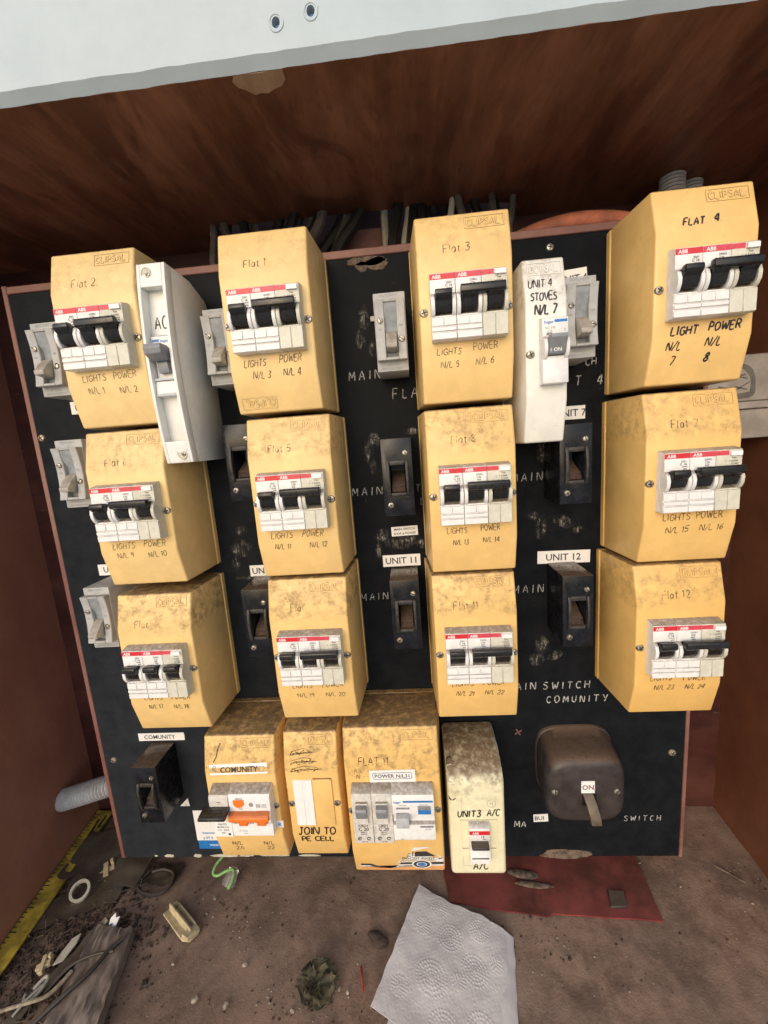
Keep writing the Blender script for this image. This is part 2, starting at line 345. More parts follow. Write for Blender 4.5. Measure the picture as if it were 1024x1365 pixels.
class G:
    def __init__(s): s.bm = bmesh.new(); s.mi = 0; s.noflip = False
    def F(s, pts, smooth=False):
        f = s.bm.faces.new([s.bm.verts.new(p) for p in pts]); f.material_index = s.mi; return f
    def hull(s, rings, cap=True, closed=True):
        """rings of points joined one to the next"""
        vs = [[s.bm.verts.new(p) for p in r] for r in rings]; n = len(rings[0])
        for a, b in zip(vs, vs[1:]):
            for i in range(n if closed else n-1):
                f = s.bm.faces.new((a[i], a[(i+1) % n], b[(i+1) % n], b[i])); f.material_index = s.mi
        if cap:
            for r in (vs[0][::-1], vs[-1]):
                f = s.bm.faces.new(r); f.material_index = s.mi
        return s
    def box(s, x0, x1, d0, d1, z0, z1):
        return s.hull([[(x0, -d, z0), (x1, -d, z0), (x1, -d, z1), (x0, -d, z1)] for d in (d0, d1)])
    def prism(s, prof, x0, x1):
        return s.hull([[(x, -d, z) for d, z in prof] for x in (x0, x1)])
    def cyl(s, c, ax, r, L, n=14, r2=None, taper=None):
        ax = Vector(ax).normalized(); a = ax.orthogonal().normalized(); b = ax.cross(a); c = Vector(c)
        prof = taper or [(0, r), (L, r if r2 is None else r2)]
        return s.hull([[c+ax*t+(a*math.cos(2*math.pi*i/n)+b*math.sin(2*math.pi*i/n))*rr for i in range(n)] for t, rr in prof])
    def tube(s, path, r, n=8, rib=None, sub=1):
        P = smooth_path([Vector(p) for p in path], sub); rings = []
        a = None
        for i, p in enumerate(P):
            tg = (P[min(i+1, len(P)-1)]-P[max(i-1, 0)]).normalized()
            a = (a-tg*a.dot(tg)).normalized() if a is not None else tg.orthogonal().normalized()
            b = tg.cross(a); rr = r if not callable(r) else r(i/(len(P)-1))
            if rib and i % 4 > 1: rr *= 1-rib
            rings.append([p+(a*math.cos(2*math.pi*k/n)+b*math.sin(2*math.pi*k/n))*rr for k in range(n)])
        s.hull(rings)
        if rib:
            s.bm.faces.ensure_lookup_table()
            for i, f in enumerate(s.bm.faces):
                if i//n % 4 == 2: f.material_index = 1
        return s
    def hole_box(s, o, h, d0, d1, df):
        """box with a recess open to the front: o, h = (x0,x1,z0,z1)"""
        def q(r, d): return [s.bm.verts.new(p) for p in ((r[0], -d, r[2]), (r[1], -d, r[2]), (r[1], -d, r[3]), (r[0], -d, r[3]))]
        A, B, Cc, D = q(o, d0), q(o, d1), q(h, d1), q(h, df)
        for a, b in ((A, B), (B, Cc), (Cc, D)):
            for i in range(4): s.bm.faces.new((a[i], a[(i+1) % 4], b[(i+1) % 4], b[i])).material_index = s.mi
        s.bm.faces.new(A[::-1]).material_index = s.mi; s.bm.faces.new(D).material_index = s.mi
        return s
    def text(s, t, cx, cz, size, d, rot=0.):
        vs, ps = text_polys(t, size); ca, sa = math.cos(rot), math.sin(rot)
        dd = d if callable(d) else (lambda x, z: d)
        V = []
        for x, z in vs:
            X, Z = cx+x*ca-z*sa, cz+x*sa+z*ca; V.append(s.bm.verts.new((X, -dd(X, Z), Z)))
        for p in ps:
            try: s.bm.faces.new([V[i] for i in p]).material_index = s.mi
            except ValueError: pass
        return s
    def stroke(s, pts, wd, d, off=.14):
        """flat pen stroke lying on the surface d(x,z)"""
        if len(pts) < 2: return
        L = []; Rr = []
        for i, p in enumerate(pts):
            a, b = pts[max(0, i-1)], pts[min(len(pts)-1, i+1)]
            tx, tz = b[0]-a[0], b[1]-a[1]; l = math.hypot(tx, tz) or 1; nx, nz = -tz/l, tx/l
            h = wd/2*(.8+.4*random.random())
            for lst, sg in ((L, 1), (Rr, -1)):
                X, Z = p[0]+nx*h*sg, p[1]+nz*h*sg; lst.append(s.bm.verts.new((X, -(d(X, Z)+off), Z)))
        for i in range(len(pts)-1):
            s.bm.faces.new((Rr[i], Rr[i+1], L[i+1], L[i])).material_index = s.mi
    def hand(s, t, x, z, h, wd, d, slant=.08, gap=.22, keep=1., jit=.35, rot=0., off=.14, width=1.):
        """handwritten line starting at x, baseline z; keep < 1 leaves worn gaps"""
        cx = 0.
        for ch in t:
            if ch == ' ': cx += h*.45*width; continue
            wdt, sts = FONT[ch]; k = h/10*(1+random.uniform(-.06, .06)); oz = random.uniform(-.03, .03)*h
            for st in sts:
                P = [(cx+(px*width+slant*py+random.uniform(-jit, jit)*.6)*k, oz+(py+random.uniform(-jit, jit)*.6)*k) for px, py in st]
                P = smooth2(P, 4 if len(P) > 3 else 2)
                P = [(x+a*math.cos(rot)-b*math.sin(rot), z+a*math.sin(rot)+b*math.cos(rot)) for a, b in P]
                if keep >= 1: s.stroke(P, wd, d, off)
                else:
                    run = []
                    for i, p in enumerate(P):
                        if mnoise.noise(Vector((p[0]*.35, p[1]*.35, len(t)*3.7+x)))*.5+.5 < keep: run.append(p)
                        else: s.stroke(run, wd, d, off); run = []
                    s.stroke(run, wd, d, off)
            cx += (wdt*width+10*gap*width)*k
        return cx
    def bevel(s, off, seg=2, ang=28):
        bmesh.ops.remove_doubles(s.bm, verts=s.bm.verts, dist=1e-4)
        s.bm.normal_update()
        es = [e for e in s.bm.edges if len(e.link_faces) == 2 and e.calc_face_angle(0) > R_(ang)]
        bmesh.ops.bevel(s.bm, geom=es, offset=off, segments=seg, affect='EDGES', clamp_overlap=True, profile=.5)
        return s
    def done(s, name, sharp=38, recalc=True):
        if recalc: bmesh.ops.recalc_face_normals(s.bm, faces=s.bm.faces)
        for v in s.bm.verts: v.co *= .001
        me = bpy.data.meshes.new(name); s.bm.to_mesh(me); s.bm.free()
        me.shade_smooth(); me.set_sharp_from_angle(angle=R_(sharp)); return me
def smooth_path(P, sub):
    if sub <= 1 or len(P) < 3: return P
    out = []
    for i in range(len(P)-1):
        p0, p1, p2, p3 = P[max(0, i-1)], P[i], P[i+1], P[min(len(P)-1, i+2)]
        for k in range(sub):
            t = k/sub
            out.append(.5*((2*p1)+(p2-p0)*t+(2*p0-5*p1+4*p2-p3)*t*t+(3*p1-p0-3*p2+p3)*t**3))
    return out+[P[-1]]
def smooth2(P, sub):
    return [(v.x, v.y) for v in smooth_path([Vector((a, b, 0)) for a, b in P], sub)]
flat = lambda d: (lambda x, z: d)

def ob(name, me, mats, parent=None, loc=(0, 0, 0), rot=None):
    """one mesh object; loc in millimetres (x, y, z)"""
    o = bpy.data.objects.new(name, me); C.objects.link(o); o.location = Vector(loc)*.001
    if rot: o.rotation_euler = rot
    if parent: o.parent = parent
    if me is not None and not me.materials:
        for k in ([mats] if isinstance(mats, str) else mats): me.materials.append(M[k])
    return o
def cached(key, fn):
    if key not in CACHE: CACHE[key] = fn()
    return CACHE[key]
def tag(o, label, cat, group=None, kind=None):
    o['label'] = label; o['category'] = cat
    if group: o['group'] = group
    if kind: o['kind'] = kind
    return o
def thing(name, label, cat, loc=(0, 0, 0), group=None):
    o = bpy.data.objects.new(name, None); C.objects.link(o); o.location = Vector(loc)*.001; o.empty_display_size = .01
    return tag(o, label, cat, group)
def structure(o): o['kind'] = 'structure'; return o

# ------------------------------------------------------------------ the cabinet around the panel
FZ = -485.
def slab(name, pts, vec, mat):
    g = G(); g.hull([[Vector(p) for p in pts], [Vector(p)+Vector(vec) for p in pts]]); return structure(ob(name, g.done(name), mat))
# the ground in front of the cabinet, out of view; added to bounce light inside
g = G(); g.F([(-9000, -420, -1250), (9000, -420, -1250), (9000, -14000, -1250), (-9000, -14000, -1250)]); structure(ob('added_ground', g.done('added_ground'), 'added_paving'))
# floor: one sheet, a little uneven
g = G(); nx, ny = 110, 50; rows = []
for j in range(ny+1):
    y = -330+430*j/ny; rows.append([])
    for i in range(nx+1):
        x = -500+960*i/nx; h = mnoise.noise(Vector((x*.02, y*.02, 3)))*1.6+mnoise.noise(Vector((x*.07, y*.07, 8)))*1.0
        rows[-1].append(g.bm.verts.new((x, y, FZ-1.5+h)))
for j in range(ny):
    for i in range(nx): g.bm.faces.new((rows[j][i], rows[j][i+1], rows[j+1][i+1], rows[j+1][i]))
structure(ob('floor', g.done('floor', 180), 'floor'))
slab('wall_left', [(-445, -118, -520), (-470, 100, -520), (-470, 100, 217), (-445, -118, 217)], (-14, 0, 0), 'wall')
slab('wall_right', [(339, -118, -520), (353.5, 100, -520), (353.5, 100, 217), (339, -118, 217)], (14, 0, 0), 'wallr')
slab('wall_back', [(-500, 97, -520), (400, 97, -520), (400, 97, 330), (-500, 97, 330)], (0, 10, 0), 'backwall')
# ceiling with the notch the cables run through and the torn veneer
g = G()
out = [(-520, -102), (440, -102), (440, 96.5), (122, 96.5), (117, 72), (100, 66), (8, 57), (-170, 52), (-181, 57), (-186, 96.5), (-520, 96.5)]
g.hull([[(x, y, 217) for x, y in out], [(x, y, 227) for x, y in out]])
ceil = structure(ob('ceiling', g.done('ceiling'), 'ceil'))
g = G(); pts = [(-92, -101.6), (-62.5, -101.6), (-62.7, -95), (-66, -91), (-71, -89.5), (-76, -87), (-80, -88), (-84, -87), (-88, -91), (-92.5, -94), (-94, -98)]
g.hull([[(x, y, 216.7) for x, y in pts], [(x, y, 217.5) for x, y in pts]]); ob('veneer_chip', g.done('chip'), 'rawwood', ceil)

# white fascia board with two real screw holes
def fascia():
    g = G(); bm = g.bm; y = -107.; x0, x1, z0, z1 = -640., 640., 221.6, 420.
    def loop(pts):
        vs = [bm.verts.new((x, y, z)) for x, z in pts]; return [bm.edges.new((vs[i], vs[(i+1) % len(vs)])) for i in range(len(vs))]
    bottom = [(x, z0+.6*mnoise.noise(Vector((x*.05, 0, 1)))+.4*mnoise.noise(Vector((x*.3, 0, 2)))+1.6*max(0, mnoise.noise(Vector((x*.06, 3, 5)))-.3)) for x in [x0+(x1-x0)*i/220 for i in range(221)]]
    E = loop(bottom+[(x1, z1), (x0, z1)]); H = []
    for cx, cz in ((-62.4, 235.3), (-42.2, 238.2)):
        H.append(loop([(cx+(2.3+.4*mnoise.noise(Vector((a, cx, 0))))*math.cos(a), cz+2.9*math.sin(a)) for a in [2*math.pi*i/14 for i in range(14)]]))
    bmesh.ops.triangle_fill(bm, use_beauty=True, use_dissolve=False, edges=E+H[0]+H[1])
    r = bmesh.ops.extrude_edge_only(bm, edges=[e for e in bm.edges if e.is_boundary])
    for v in r['geom']:
        if isinstance(v, bmesh.types.BMVert): v.co.y += 4.9; v.co.z -= 4.7 if v.co.z < 226 else 0
    return g.done('fascia', 30)
fa = tag(ob('fascia_board', fascia(), 'paint'), 'white painted fascia board with two empty screw holes above the cabinet', 'fascia board')
for cx, cz in ((-62.4, 235.3), (-42.2, 238.2)):
    g = G(); n = 18
    g.hull([[(cx+r*math.cos(2*math.pi*i/n)*(1+.18*mnoise.noise(Vector((math.cos(2*math.pi*i/n)*2, math.sin(2*math.pi*i/n)*2, cx)))), -107.-h, cz+.0+r*1.15*math.sin(2*math.pi*i/n)) for i in range(n)] for r, h in ((4.6, -.2), (4.3, .45), (3.3, .35), (3.0, -.3))], cap=False)
    ob('chipped_rim', g.done('rim'), 'paint', fa)

# ------------------------------------------------------------------ the panel
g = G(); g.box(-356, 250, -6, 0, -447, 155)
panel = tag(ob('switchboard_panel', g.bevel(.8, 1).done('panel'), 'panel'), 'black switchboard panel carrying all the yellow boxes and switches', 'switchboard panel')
for nm, b in (('batten', (-361.5, -356.4, -30, -1, -449, 163)), ('batten', (250.4, 254.5, -30, -1, -449, 163)), ('batten', (-356.2, 250.2, -30, -.5, 155.4, 161.8)), ('batten', (-356.2, 250.2, -26, -6.2, -449, -441))):
    ob(nm, G().box(*b).bevel(.7, 1).done('batten'), 'frame', panel)
def screw_mesh(r, kind='pan'):
    g = G(); g.cyl((0, 0, 0), (0, -1, 0), r, 1, 16, taper=[(-.8, r), (.3, r), (.9*r*.45+.2, r*.78), (r*.5+.25, r*.35)])
    g.mi = 1; dd = r*.5+.32; s = r*.62; t = r*.13
    if kind == 'pan':
        g.box(-s, s, dd-.8, dd, -t, t); g.box(-t, t, dd-.8, dd+.03, -s, s)
    else: g.box(-r*.95, r*.95, dd-1.0, dd, -t, t)
    return g.done('screw')
def add_screw(parent, x, d, z, r=2.6, kind='pan', mat='screw', rot=None):
    me = cached(('screw', r, kind, mat), lambda: screw_mesh(r, kind))
    o = ob('screw', me, [mat, 'slot'], parent, (x, -d, z)); o.rotation_euler = (0, random.uniform(0, 3.1) if rot is None else rot, 0); return o
for x, z, r in ((-350.9, 26.8, 3.4), (-345.2, -320.6, 3.3), (238.1, -324.7, 3.6), (122.8, 146.4, 3.2)):
    add_screw(panel, x, -.2, z, r, 'pan', 'brass' if x < 100 or x > 200 else 'screw')
g = G(); g.mi = 0
for a in (.6, 2.1): g.stroke([(88.9-4*math.cos(a), -298.3-4*math.sin(a)), (88.9+4*math.cos(a), -298.3+4*math.sin(a))], 1.2, flat(0))
ob('rust_mark', g.done('rust', recalc=False), 'frame', panel)
# scratched lettering
D0 = flat(0)
for t, x, z, h, wd in (('MAIN', -52, 55, 7.5, .95), ('FLAT', -14.5, 36.5, 8, .9), ('T', -3, 60, 7, .9), ('MAIN', -58, -48.5, 7, .75), ('TO', 1, -48, 6.5, .7), ('L', 5, -60, 6.5, .7), ('MAIN', -58.5, -151, 7, .65),
                       ('MAIN', 88, -45, 7.2, .75), ('TO', 146, -45, 6, .6), ('MAIN', 86.5, -151, 7.2, .8), ('T', 143.5, 35, 7.5, .85), ('4', 162, 34.5, 7.5, 1.1), ('CH', 152, 51, 6, 1.0), ('MAIN SWITCH', 79, -251.5, 7.4, 1.1), ('COMUNITY', 117, -266.5, 7.0, 1.1),
                       ('MA', 83, -409.5, 7, 1.2), ('SWITCH', 194, -403, 6.0, .9), ('MAIN', -314, 67, 4, .9)):
    g = G(); g.hand(t, 0, 0, h, wd*.85, D0, gap=.58 if len(t) > 2 else .3, keep=.86, off=.2); ob('scratched_word', g.done('chalk', recalc=False), 'chalk', panel, (x, 0, z))
# glue left by old labels
def blob(g, cx, cz, rx, rz, d=.22, n=26, seed=0, rot=0.):
    c = []
    for i in range(n):
        a = 2*math.pi*i/n; k = 1+.38*mnoise.noise(Vector((math.cos(a)*1.4, math.sin(a)*1.4, seed*5.3)))+.15*mnoise.noise(Vector((math.cos(a)*5, math.sin(a)*5, seed*2.3)))
        x, z = rx*k*math.cos(a), rz*k*math.sin(a); c.append((cx+x*math.cos(rot)-z*math.sin(rot), -d, cz+x*math.sin(rot)+z*math.cos(rot)))
    g.F(c)
for i, (x, z, rx, rz, rot) in enumerate(((-34, 105, 6, 10, .1), (-39, 88, 5, 9, -.2), (-30, 80, 4, 8, 0), (-34, 2, 6, 9, .2), (-40, -9, 5, 11, 0), (-36, -22, 4, 8, 0), (0, 7, 8, 4, 0), (-33, -88, 7, 9, -.4), (-14, -94, 18, 7, .1), (-38, -103, 4, 10, 0), (4, -97, 5, 5, 0),
                                        (113, -88, 6, 13, -.2), (133, -84, 13, 5, -.4), (146, -93, 6, 4, .2), (106, -78, 5, 5, 0), (113, -205, 8, 12, .3), (108, -219, 9, 8, .2), (125, -216, 11, 4, .5), (-172, -92, 11, 10, .2), (-178, -106, 5, 10, 0), (-168, -74, 7, 6, 0), (116, -20, 7, 10, 0), (-166, -122, 15, 2.5, 0))):
    g = G(); blob(g, 0, 0, rx, rz, .25, seed=i, rot=rot); ob('glue_residue', g.done('glue'), 'smear', panel, (x, 0, z))
# chipped edges of the sheet
g = G()
for x, rx, rz, z in ((-29, 16, 3.5, 151), (-20, 9, 5, 148), (-33, 5, 4, 147)): blob(g, x, z, rx, rz, .3, seed=x)
ob('chipped_edge', g.done('chip'), 'bark', panel)
g = G()
for x, rx, rz in ((-318, 2, 1.2), (-302, 6, 2.0), (-269, 4.5, 2.2), (-238, 18, 1.8), (-214, 9, 1.6), (-140, 12, 1.4), (-178, 16, 1.0)): blob(g, x, -444.3, rx, rz, .35, seed=x)
ob('chipped_edge', g.done('chip'), 'tape', panel)
g = G(); blob(g, 136, -443, 27, 5.5, .3, seed=4); ob('chipped_edge', g.done('chip'), 'bark', panel)

# ------------------------------------------------------------------ breaker modules (local d from the cover face)
SIDE = [(-4, 22.5), (1.5, 22.5), (8.6, 20.8), (9, 20.2), (9, 7.6), (6, 7.2), (4, 5.5), (4, -4), (7, -6.2), (9, -6.6), (9, -22), (8.4, -22.5), (-4, -22.5)]
CHEEK = [(3.5, 8), (9, 7.7), (11.8, 5.4), (13.1, 1.4), (12.7, -2.6), (10.9, -5.8), (8.6, -7.6), (3.5, -7)]
def mcb_body(lower='ribs'):
    g = G(); g.prism(SIDE, -8.65, 8.65)
    for a, b in ((-8.5, -5.9), (5.9, 8.5)): g.prism(CHEEK, a, b)
    for a, b in ((-8.5, -.16), (.16, 8.5)):
        if lower == 'ribs': g.box(a, b, 8.5, 9.7, -13.4, -7.8)
        else: g.box(a, b, 8.5, 9.7, -22.2, -7.8)
    if lower == 'ribs':
        g.box(-8.5, 8.5, 8.5, 9.9, -16.9, -14.2); g.box(-8.5, 8.5, 8.5, 9.7, -22.2, -17.8)
    return g.bevel(.28, 1).done('breaker')
TOG = [(5, -4.8), (10.3, -4.2), (12, -1.5), (13, 2), (15.8, 4.4), (16.5, 5.8), (16.2, 8.2), (15, 9), (12, 8.8), (7, 6)]
def toggle(w_=5.6, bar=None):
    g = G(); g.prism(TOG, -w_, w_)
    if bar: g.prism([(12, 4.6), (15.6, 4.0), (17.2, 5.2), (17.4, 8.8), (16.2, 10.2), (12.4, 10.0)], *bar)
    return g.bevel(.5, 2).done('toggle')
def marking(kind):
    g = G()
    if kind in ('light', 'power'):
        g.mi = 0 if kind == 'light' else 3; g.box(-8.62, 8.62, 8.9, 9.12, 16.6, 20.2)
        g.mi = 1; g.text('ABB', -4.0, 18.35, 3.3, 9.22); g.text('ABB', -3.92, 18.3, 3.3, 9.2)
        g.mi = 2
        if kind == 'light':
            g.text('S201', 4.5, 14.4, 1.9, 9.15); g.text('C 16', 4.2, 12.5, 2.4, 9.15); g.text('230/400', 5, 10.7, 1.2, 9.15); g.text('6000', 5.6, 9.1, 1.3, 9.15)
        else:
            g.text('DS951', 3.4, 14.6, 1.9, 9.15); g.text('C20', 2.8, 12.6, 1.9, 9.15); g.text('6kA', 2.8, 10.8, 1.7, 9.15); g.text('230V', 3.4, 9.2, 1.4, 9.15)
    elif kind == 'rcd':
        g.mi = 3; g.box(-8.62, -.4, 8.9, 9.12, 16.8, 20.0)
        g.mi = 1; g.box(0, 7.6, 8.9, 10.6, 16.4, 19.4)
        g.mi = 2; g.text('Test', 3, 14.8, 1.7, 9.15); g.text('I   = 0.03A', 1.6, 12.6, 1.9, 9.15); g.text('C16200', 3.6, 10.7, 1.5, 9.15); g.text('IEC1009', 3.6, 9.2, 1.3, 9.15)
    return g.done('marking', recalc=False)
def add_breaker(root, x, d, kind, tog='single', grime=.5, sub=True):
    body = ob('earth_leakage_breaker' if kind == 'rcd' else 'circuit_breaker', cached(('mcb', kind == 'rcd'), lambda: mcb_body('plain' if kind == 'rcd' else 'ribs')), 'bbeige' if kind == 'rcd' else 'bwhite', root, (x, -d, 0))
    key = {'single': (5.6, None), 'link': (5.2, (-6.2, 23.6)), 'slim': (5.2, None)}[tog]
    me = bpy.data.meshes
    ob('toggle', cached(('tog', tog, kind == 'bw'), lambda: toggle(*key)), 'toggle', body)
    ob('marking', cached(('mark', kind), lambda: marking(kind)), ['red', 'print_white', 'print', 'pink'], body)
    return body

# ------------------------------------------------------------------ moulded boxes
def cover_mesh(w_, h, d0=55.7, d1=63.6, b=30., base=3.2, r=1.6):
    def hw(d): return w_/2+base*max(0., (56-d)/49.)
    prof = [(7, -h/2), (d0, -h/2), (d1, -h/2+b), (d1, h/2-b), (d0, h/2), (7, h/2)]
    g = G(); g.hull([[(s_*hw(d), -d, z) for d, z in prof] for s_ in (-1, 1)])
    return g.bevel(r, 3).done('cover', 30)
def facet(h, d0=55.7, d1=63.6, b=30.):
    def f(x, z):
        e = h/2-abs(z); return d1 if e >= b else d0+(d1-d0)*e/b
    return f
def logo_mesh(d, x0, z0, wd, ht, flip=False, brand='CLIPSAL'):
    """raised lettering in a raised frame, grime settled round it"""
    g = G(); P = [(x0, z0), (x0+wd, z0), (x0+wd, z0+ht), (x0, z0+ht), (x0, z0)]
    def put(lift, wf, ws, mi):
        st = random.getstate(); random.seed(3); g.mi = mi
        for a, b in zip(P, P[1:]):
            g.stroke(smooth2([a, ((a[0]+b[0])/2, (a[1]+b[1])/2), b], 2), wf, d, lift)
        h = ht*.56; L = 0.
        sub = G(); L = sub.hand(brand, 0, 0, h, .5, flat(0), slant=0, gap=.24, jit=0.); sub.bm.free()
        k = (wd-3)/L
        g.hand(brand, x0+1.6, z0+ht*.22, h, ws, d, slant=0., gap=.24, jit=0., off=lift, width=k)
        random.setstate(st)
    put(.13, .9, 1.35, 0); put(.34, .6, .8, 1)
    if flip:
        for v in g.bm.verts: v.co.x *= -1; v.co.z *= -1
    return g.done('logo', recalc=False)
YG = 'yellow breaker boxes on the panel'
def yellow_box(X, Z, label, w_=66., h=128.3, grime=.5, flip_logo=False, logo=True, name='breaker_box', rz=0., screws=(-1, 1), mat='yellow', group=YG, tone=None):
    if tone is None: tone = min(1, max(0, (X+230)/430*.55+(92-Z)/270*.32+.05))
    root = thing(name, label, 'breaker box', (X, 0, Z), group); root.rotation_euler.y = R_(rz)
    k = (w_, h)
    c = ob('cover', cached(('cover', k), lambda: cover_mesh(w_, h)), mat, root); c['grime'] = grime; c['tone'] = tone
    b = ob('base', cached(('base', k), lambda: G().box(-w_/2-3.6, w_/2+3.6, .2, 6.7, -h/2+.3, h/2-.3).bevel(.8, 1).done('base')), mat, root); b['grime'] = grime*.3; b['tone'] = tone
    if logo:
        d = facet(h); lw = min(27., w_*.45)
        o = ob('embossed_logo', cached(('logo', k, flip_logo), lambda: logo_mesh(d, w_/2-4-lw, h/2-11.5, lw, 8.2, flip_logo)), ['grime', mat], root); o['grime'] = grime*.4; o['tone'] = tone
    for s in screws: add_screw(root, s*(w_/2-3.4), 63.0, -1.5, 3.2)
    return root
def writing(root, lines, mat, d, name='handwriting', **kw):
    g = G()
    for ln in lines:
        t, x, z, h, wd = ln[:5]; g.hand(t, x, z, h, wd, d, **{**kw, **(ln[5] if len(ln) > 5 else {})})
    return ob(name, g.done('writing', recalc=False), mat, root)

FB = facet(128.3)
COL = {'1': -229.2, '2': -97.0, '3': 42.9, '4': 202.0}
BOX = [  # key, X, Z, flat text, keep, n1, n2, grime, label
 ('a', -229.7, 91.1, 'Flat 2.', .72, '1', '2', .45, 'yellow breaker box marked Flat 2, N/L 1 and 2, beside the white AC cover'),
 ('b', -99.6, 92.1, 'Flat 1.', .62, '3', '4', .4, 'yellow breaker box numbered N/L 3 and 4, its moulded logo upside down'),
 ('c', 43.5, 88.5, 'Flat 3', .45, '5', '6', .45, 'yellow breaker box numbered N/L 5 and 6, beside the narrow white stoves cover'),
 ('d', 204.2, 88.5, None, 1, '7', '8', .12, 'cleanest yellow breaker box with bold black Flat 4 writing, at the top right'),
 ('e', -229.0, -40.8, 'Flat 6', .60, '9', '10', .75, 'yellow breaker box numbered N/L 9 and 10, under the Flat 2 box'),
 ('f', -95.3, -40.2, 'Flat 5', .70, '11', '12', .7, 'yellow breaker box with Flat 5 written on it, numbers N/L 11 and 12'),
 ('g', 43.2, -44.1, 'Flat 8', .68, '13', '14', .8, 'yellow breaker box with Flat 8 written on it, numbers N/L 13 and 14'),
 ('h', 202.4, -44.6, 'Flat 7.', .80, '15', '16', .65, 'yellow breaker box with Flat 7 written on it, numbers N/L 15 and 16'),
 ('i', -228.1, -178.2, 'Flat', .55, '17', '18', 1., 'yellow breaker box numbered N/L 17 and 18, above the COMUNITY sticker'),
 ('j', -94.3, -171.2, 'Flat', .50, '19', '20', .95, 'yellow breaker box numbered N/L 19 and 20, third one down the second column'),
 ('k', 41.7, -174.4, 'Flat 11', .52, '21', '22', .95, 'yellow breaker box numbered N/L 21 and 22, right above the cream UNIT 3 cover'),
 ('l', 199.2, -174.8, 'Flat 12', .60, '23', '24', .75, 'yellow breaker box numbered N/L 23 and 24, lowest of the right column'),
]
for key, X, Z, ft, keep, n1, n2, gr, lab in BOX:
    r = yellow_box(X, Z, lab, grime=gr, flip_logo=(key == 'b'))
    add_breaker(r, -16.6, 63.6, 'light', 'single')
    add_breaker(r, .95, 63.6, 'power', 'link' if key != 'i' else 'slim')
    add_breaker(r, 18.5, 63.6, 'rcd', 'slim')
    if key == 'd':
        writing(r, [('FLAT', -15, 38, 4.6, 1.0, dict(keep=.9)), ('4.', 5, 38.5, 5.2, 1.15)], 'ink', FB, slant=.22)
        writing(r, [('LIGHT', -21, -31.5, 5.2, 1.15), ('N/L', -23, -41, 5, .9), ('7', -19, -50.5, 5.4, .9),
                    ('POWER', 4, -30.5, 5.4, 1.15), ('N/L', 3, -40, 5.4, .9), ('8.', 4, -50, 5.2, 1.2)], 'ink', FB, slant=.22)
    else:
        u = lambda a: random.uniform(-a, a)
        hs = random.uniform(4.3, 5.1); sl = random.uniform(.0, .22); wdt = random.uniform(.82, 1.02); kp = random.uniform(.80, .92); thick = random.uniform(.46, .60)
        kw = lambda: dict(slant=sl+u(.05), jit=.6, width=wdt*(1+u(.06)), keep=1., rot=u(.04))
        g = G()
        for t_, x, z, h_ in (('LIGHTS', -20.5+u(1.5), -30.4+u(.6), hs), ('POWER', 5+u(1.5), -29.8+u(.6), hs*1.04), ('N/L '+n1, -18+u(2), -39.6+u(.8), hs*.95), ('N/L '+n2, 7+u(2), -39.4+u(.8), hs*.95)):
            g.hand(t_, x, z, h_, thick, FB, **kw())
        ob('handwriting', g.done('writing', recalc=False), 'pen', r)
        writing(r, [(ft, -15+u(2), 37.5+u(1), 5.4, .6)], 'faded', FB, slant=.05, jit=.6)

# COMUNITY box: combined breaker with an orange linked toggle
h = 129.; r = yellow_box(-171.7, -315, 'yellow breaker box with a COMUNITY sticker and an orange toggle bar', 65., h, grime=1.05, screws=(1,)); d = facet(h)
def silver():
    g = G(); g.prism([(-4, 23), (1, 23), (9, 19), (10.5, 16), (10.5, 8), (5, 7), (4, 4), (4, -4), (8, -6), (9, -7), (9, -24), (-4, -24)], -8.7, 8.7)
    for a, b in ((-8.5, -6), (6, 8.5)): g.prism(CHEEK, a, b)
    return g.bevel(.3, 1).done('silver')
b1 = ob('circuit_breaker', silver(), 'bgrey', r, (-17.8, -63.6, 0))
g = G(); g.prism(TOG, -5, 5); g.prism([(10, 5), (20, 3.5), (22, 5), (22, 7.2), (19, 8.4), (10, 8.4)], -14, 9.5); ob('toggle', g.bevel(.4, 1).done('tog'), 'toggle', b1)
g = G(); g.box(-8.4, 8.4, 8.9, 9.1, -24, -8.5); g.mi = 1
for t, z, s in (('NILCO', -11, 2.6), ('MCBA-110', -14, 2.3), ('C10   4.5kA', -17, 2.2), ('240V', -20, 1.8)): g.text(t, 0, z, s, 9.2)
g.box(4, 6.5, 9.05, 9.15, -22.5, -20.4); g.box(-2, 2, 10.4, 10.6, 12.6, 13.1); ob('marking', g.done('mk', recalc=False), ['print_white', 'print'], b1)
g = G(); g.prism([(-4, 23), (1, 23), (9, 19.5), (10, 17), (10, 3), (5.5, 2), (5.5, -8), (8.5, -10), (9.5, -10.5), (9.5, -23), (-4, -24)], -18.6, 18.6)
for a in (-18.4, 15.6, -5, 2.2): g.prism([(3, 3), (10, 3), (12, 0), (12, -6), (10, -10), (3, -10)], a, a+2.8)
b2 = ob('earth_leakage_breaker', g.bevel(.3, 1).done('rcbo'), 'bwhite', r, (9.8, -63.6, 0))
g = G(); g.prism([(9, 3.0), (13.5, 2.2), (15.5, .4), (15.5, -3), (13.5, -3.6), (9, -3)], -18, 17.5)
for a in (-10.5, 6): g.prism([(6, -2.6), (14, -3), (12.8, -9.4), (6, -9.8)], a, a+8)
ob('toggle', g.bevel(.5, 2).done('tog'), 'orange', b2)
g = G(); n = 20; pts = [(-9.5+4.8*math.cos(a), 11.6+4.8*math.sin(a)) for a in [math.pi+math.pi*i/n for i in range(n+1)]]+[(-4.7, 14.4), (-14.3, 14.4)]
g.hull([[(x, -9.5, z) for x, z in pts], [(x, -10.5, z) for x, z in pts]]); ob('test_button', g.done('btn'), 'orange', b2)
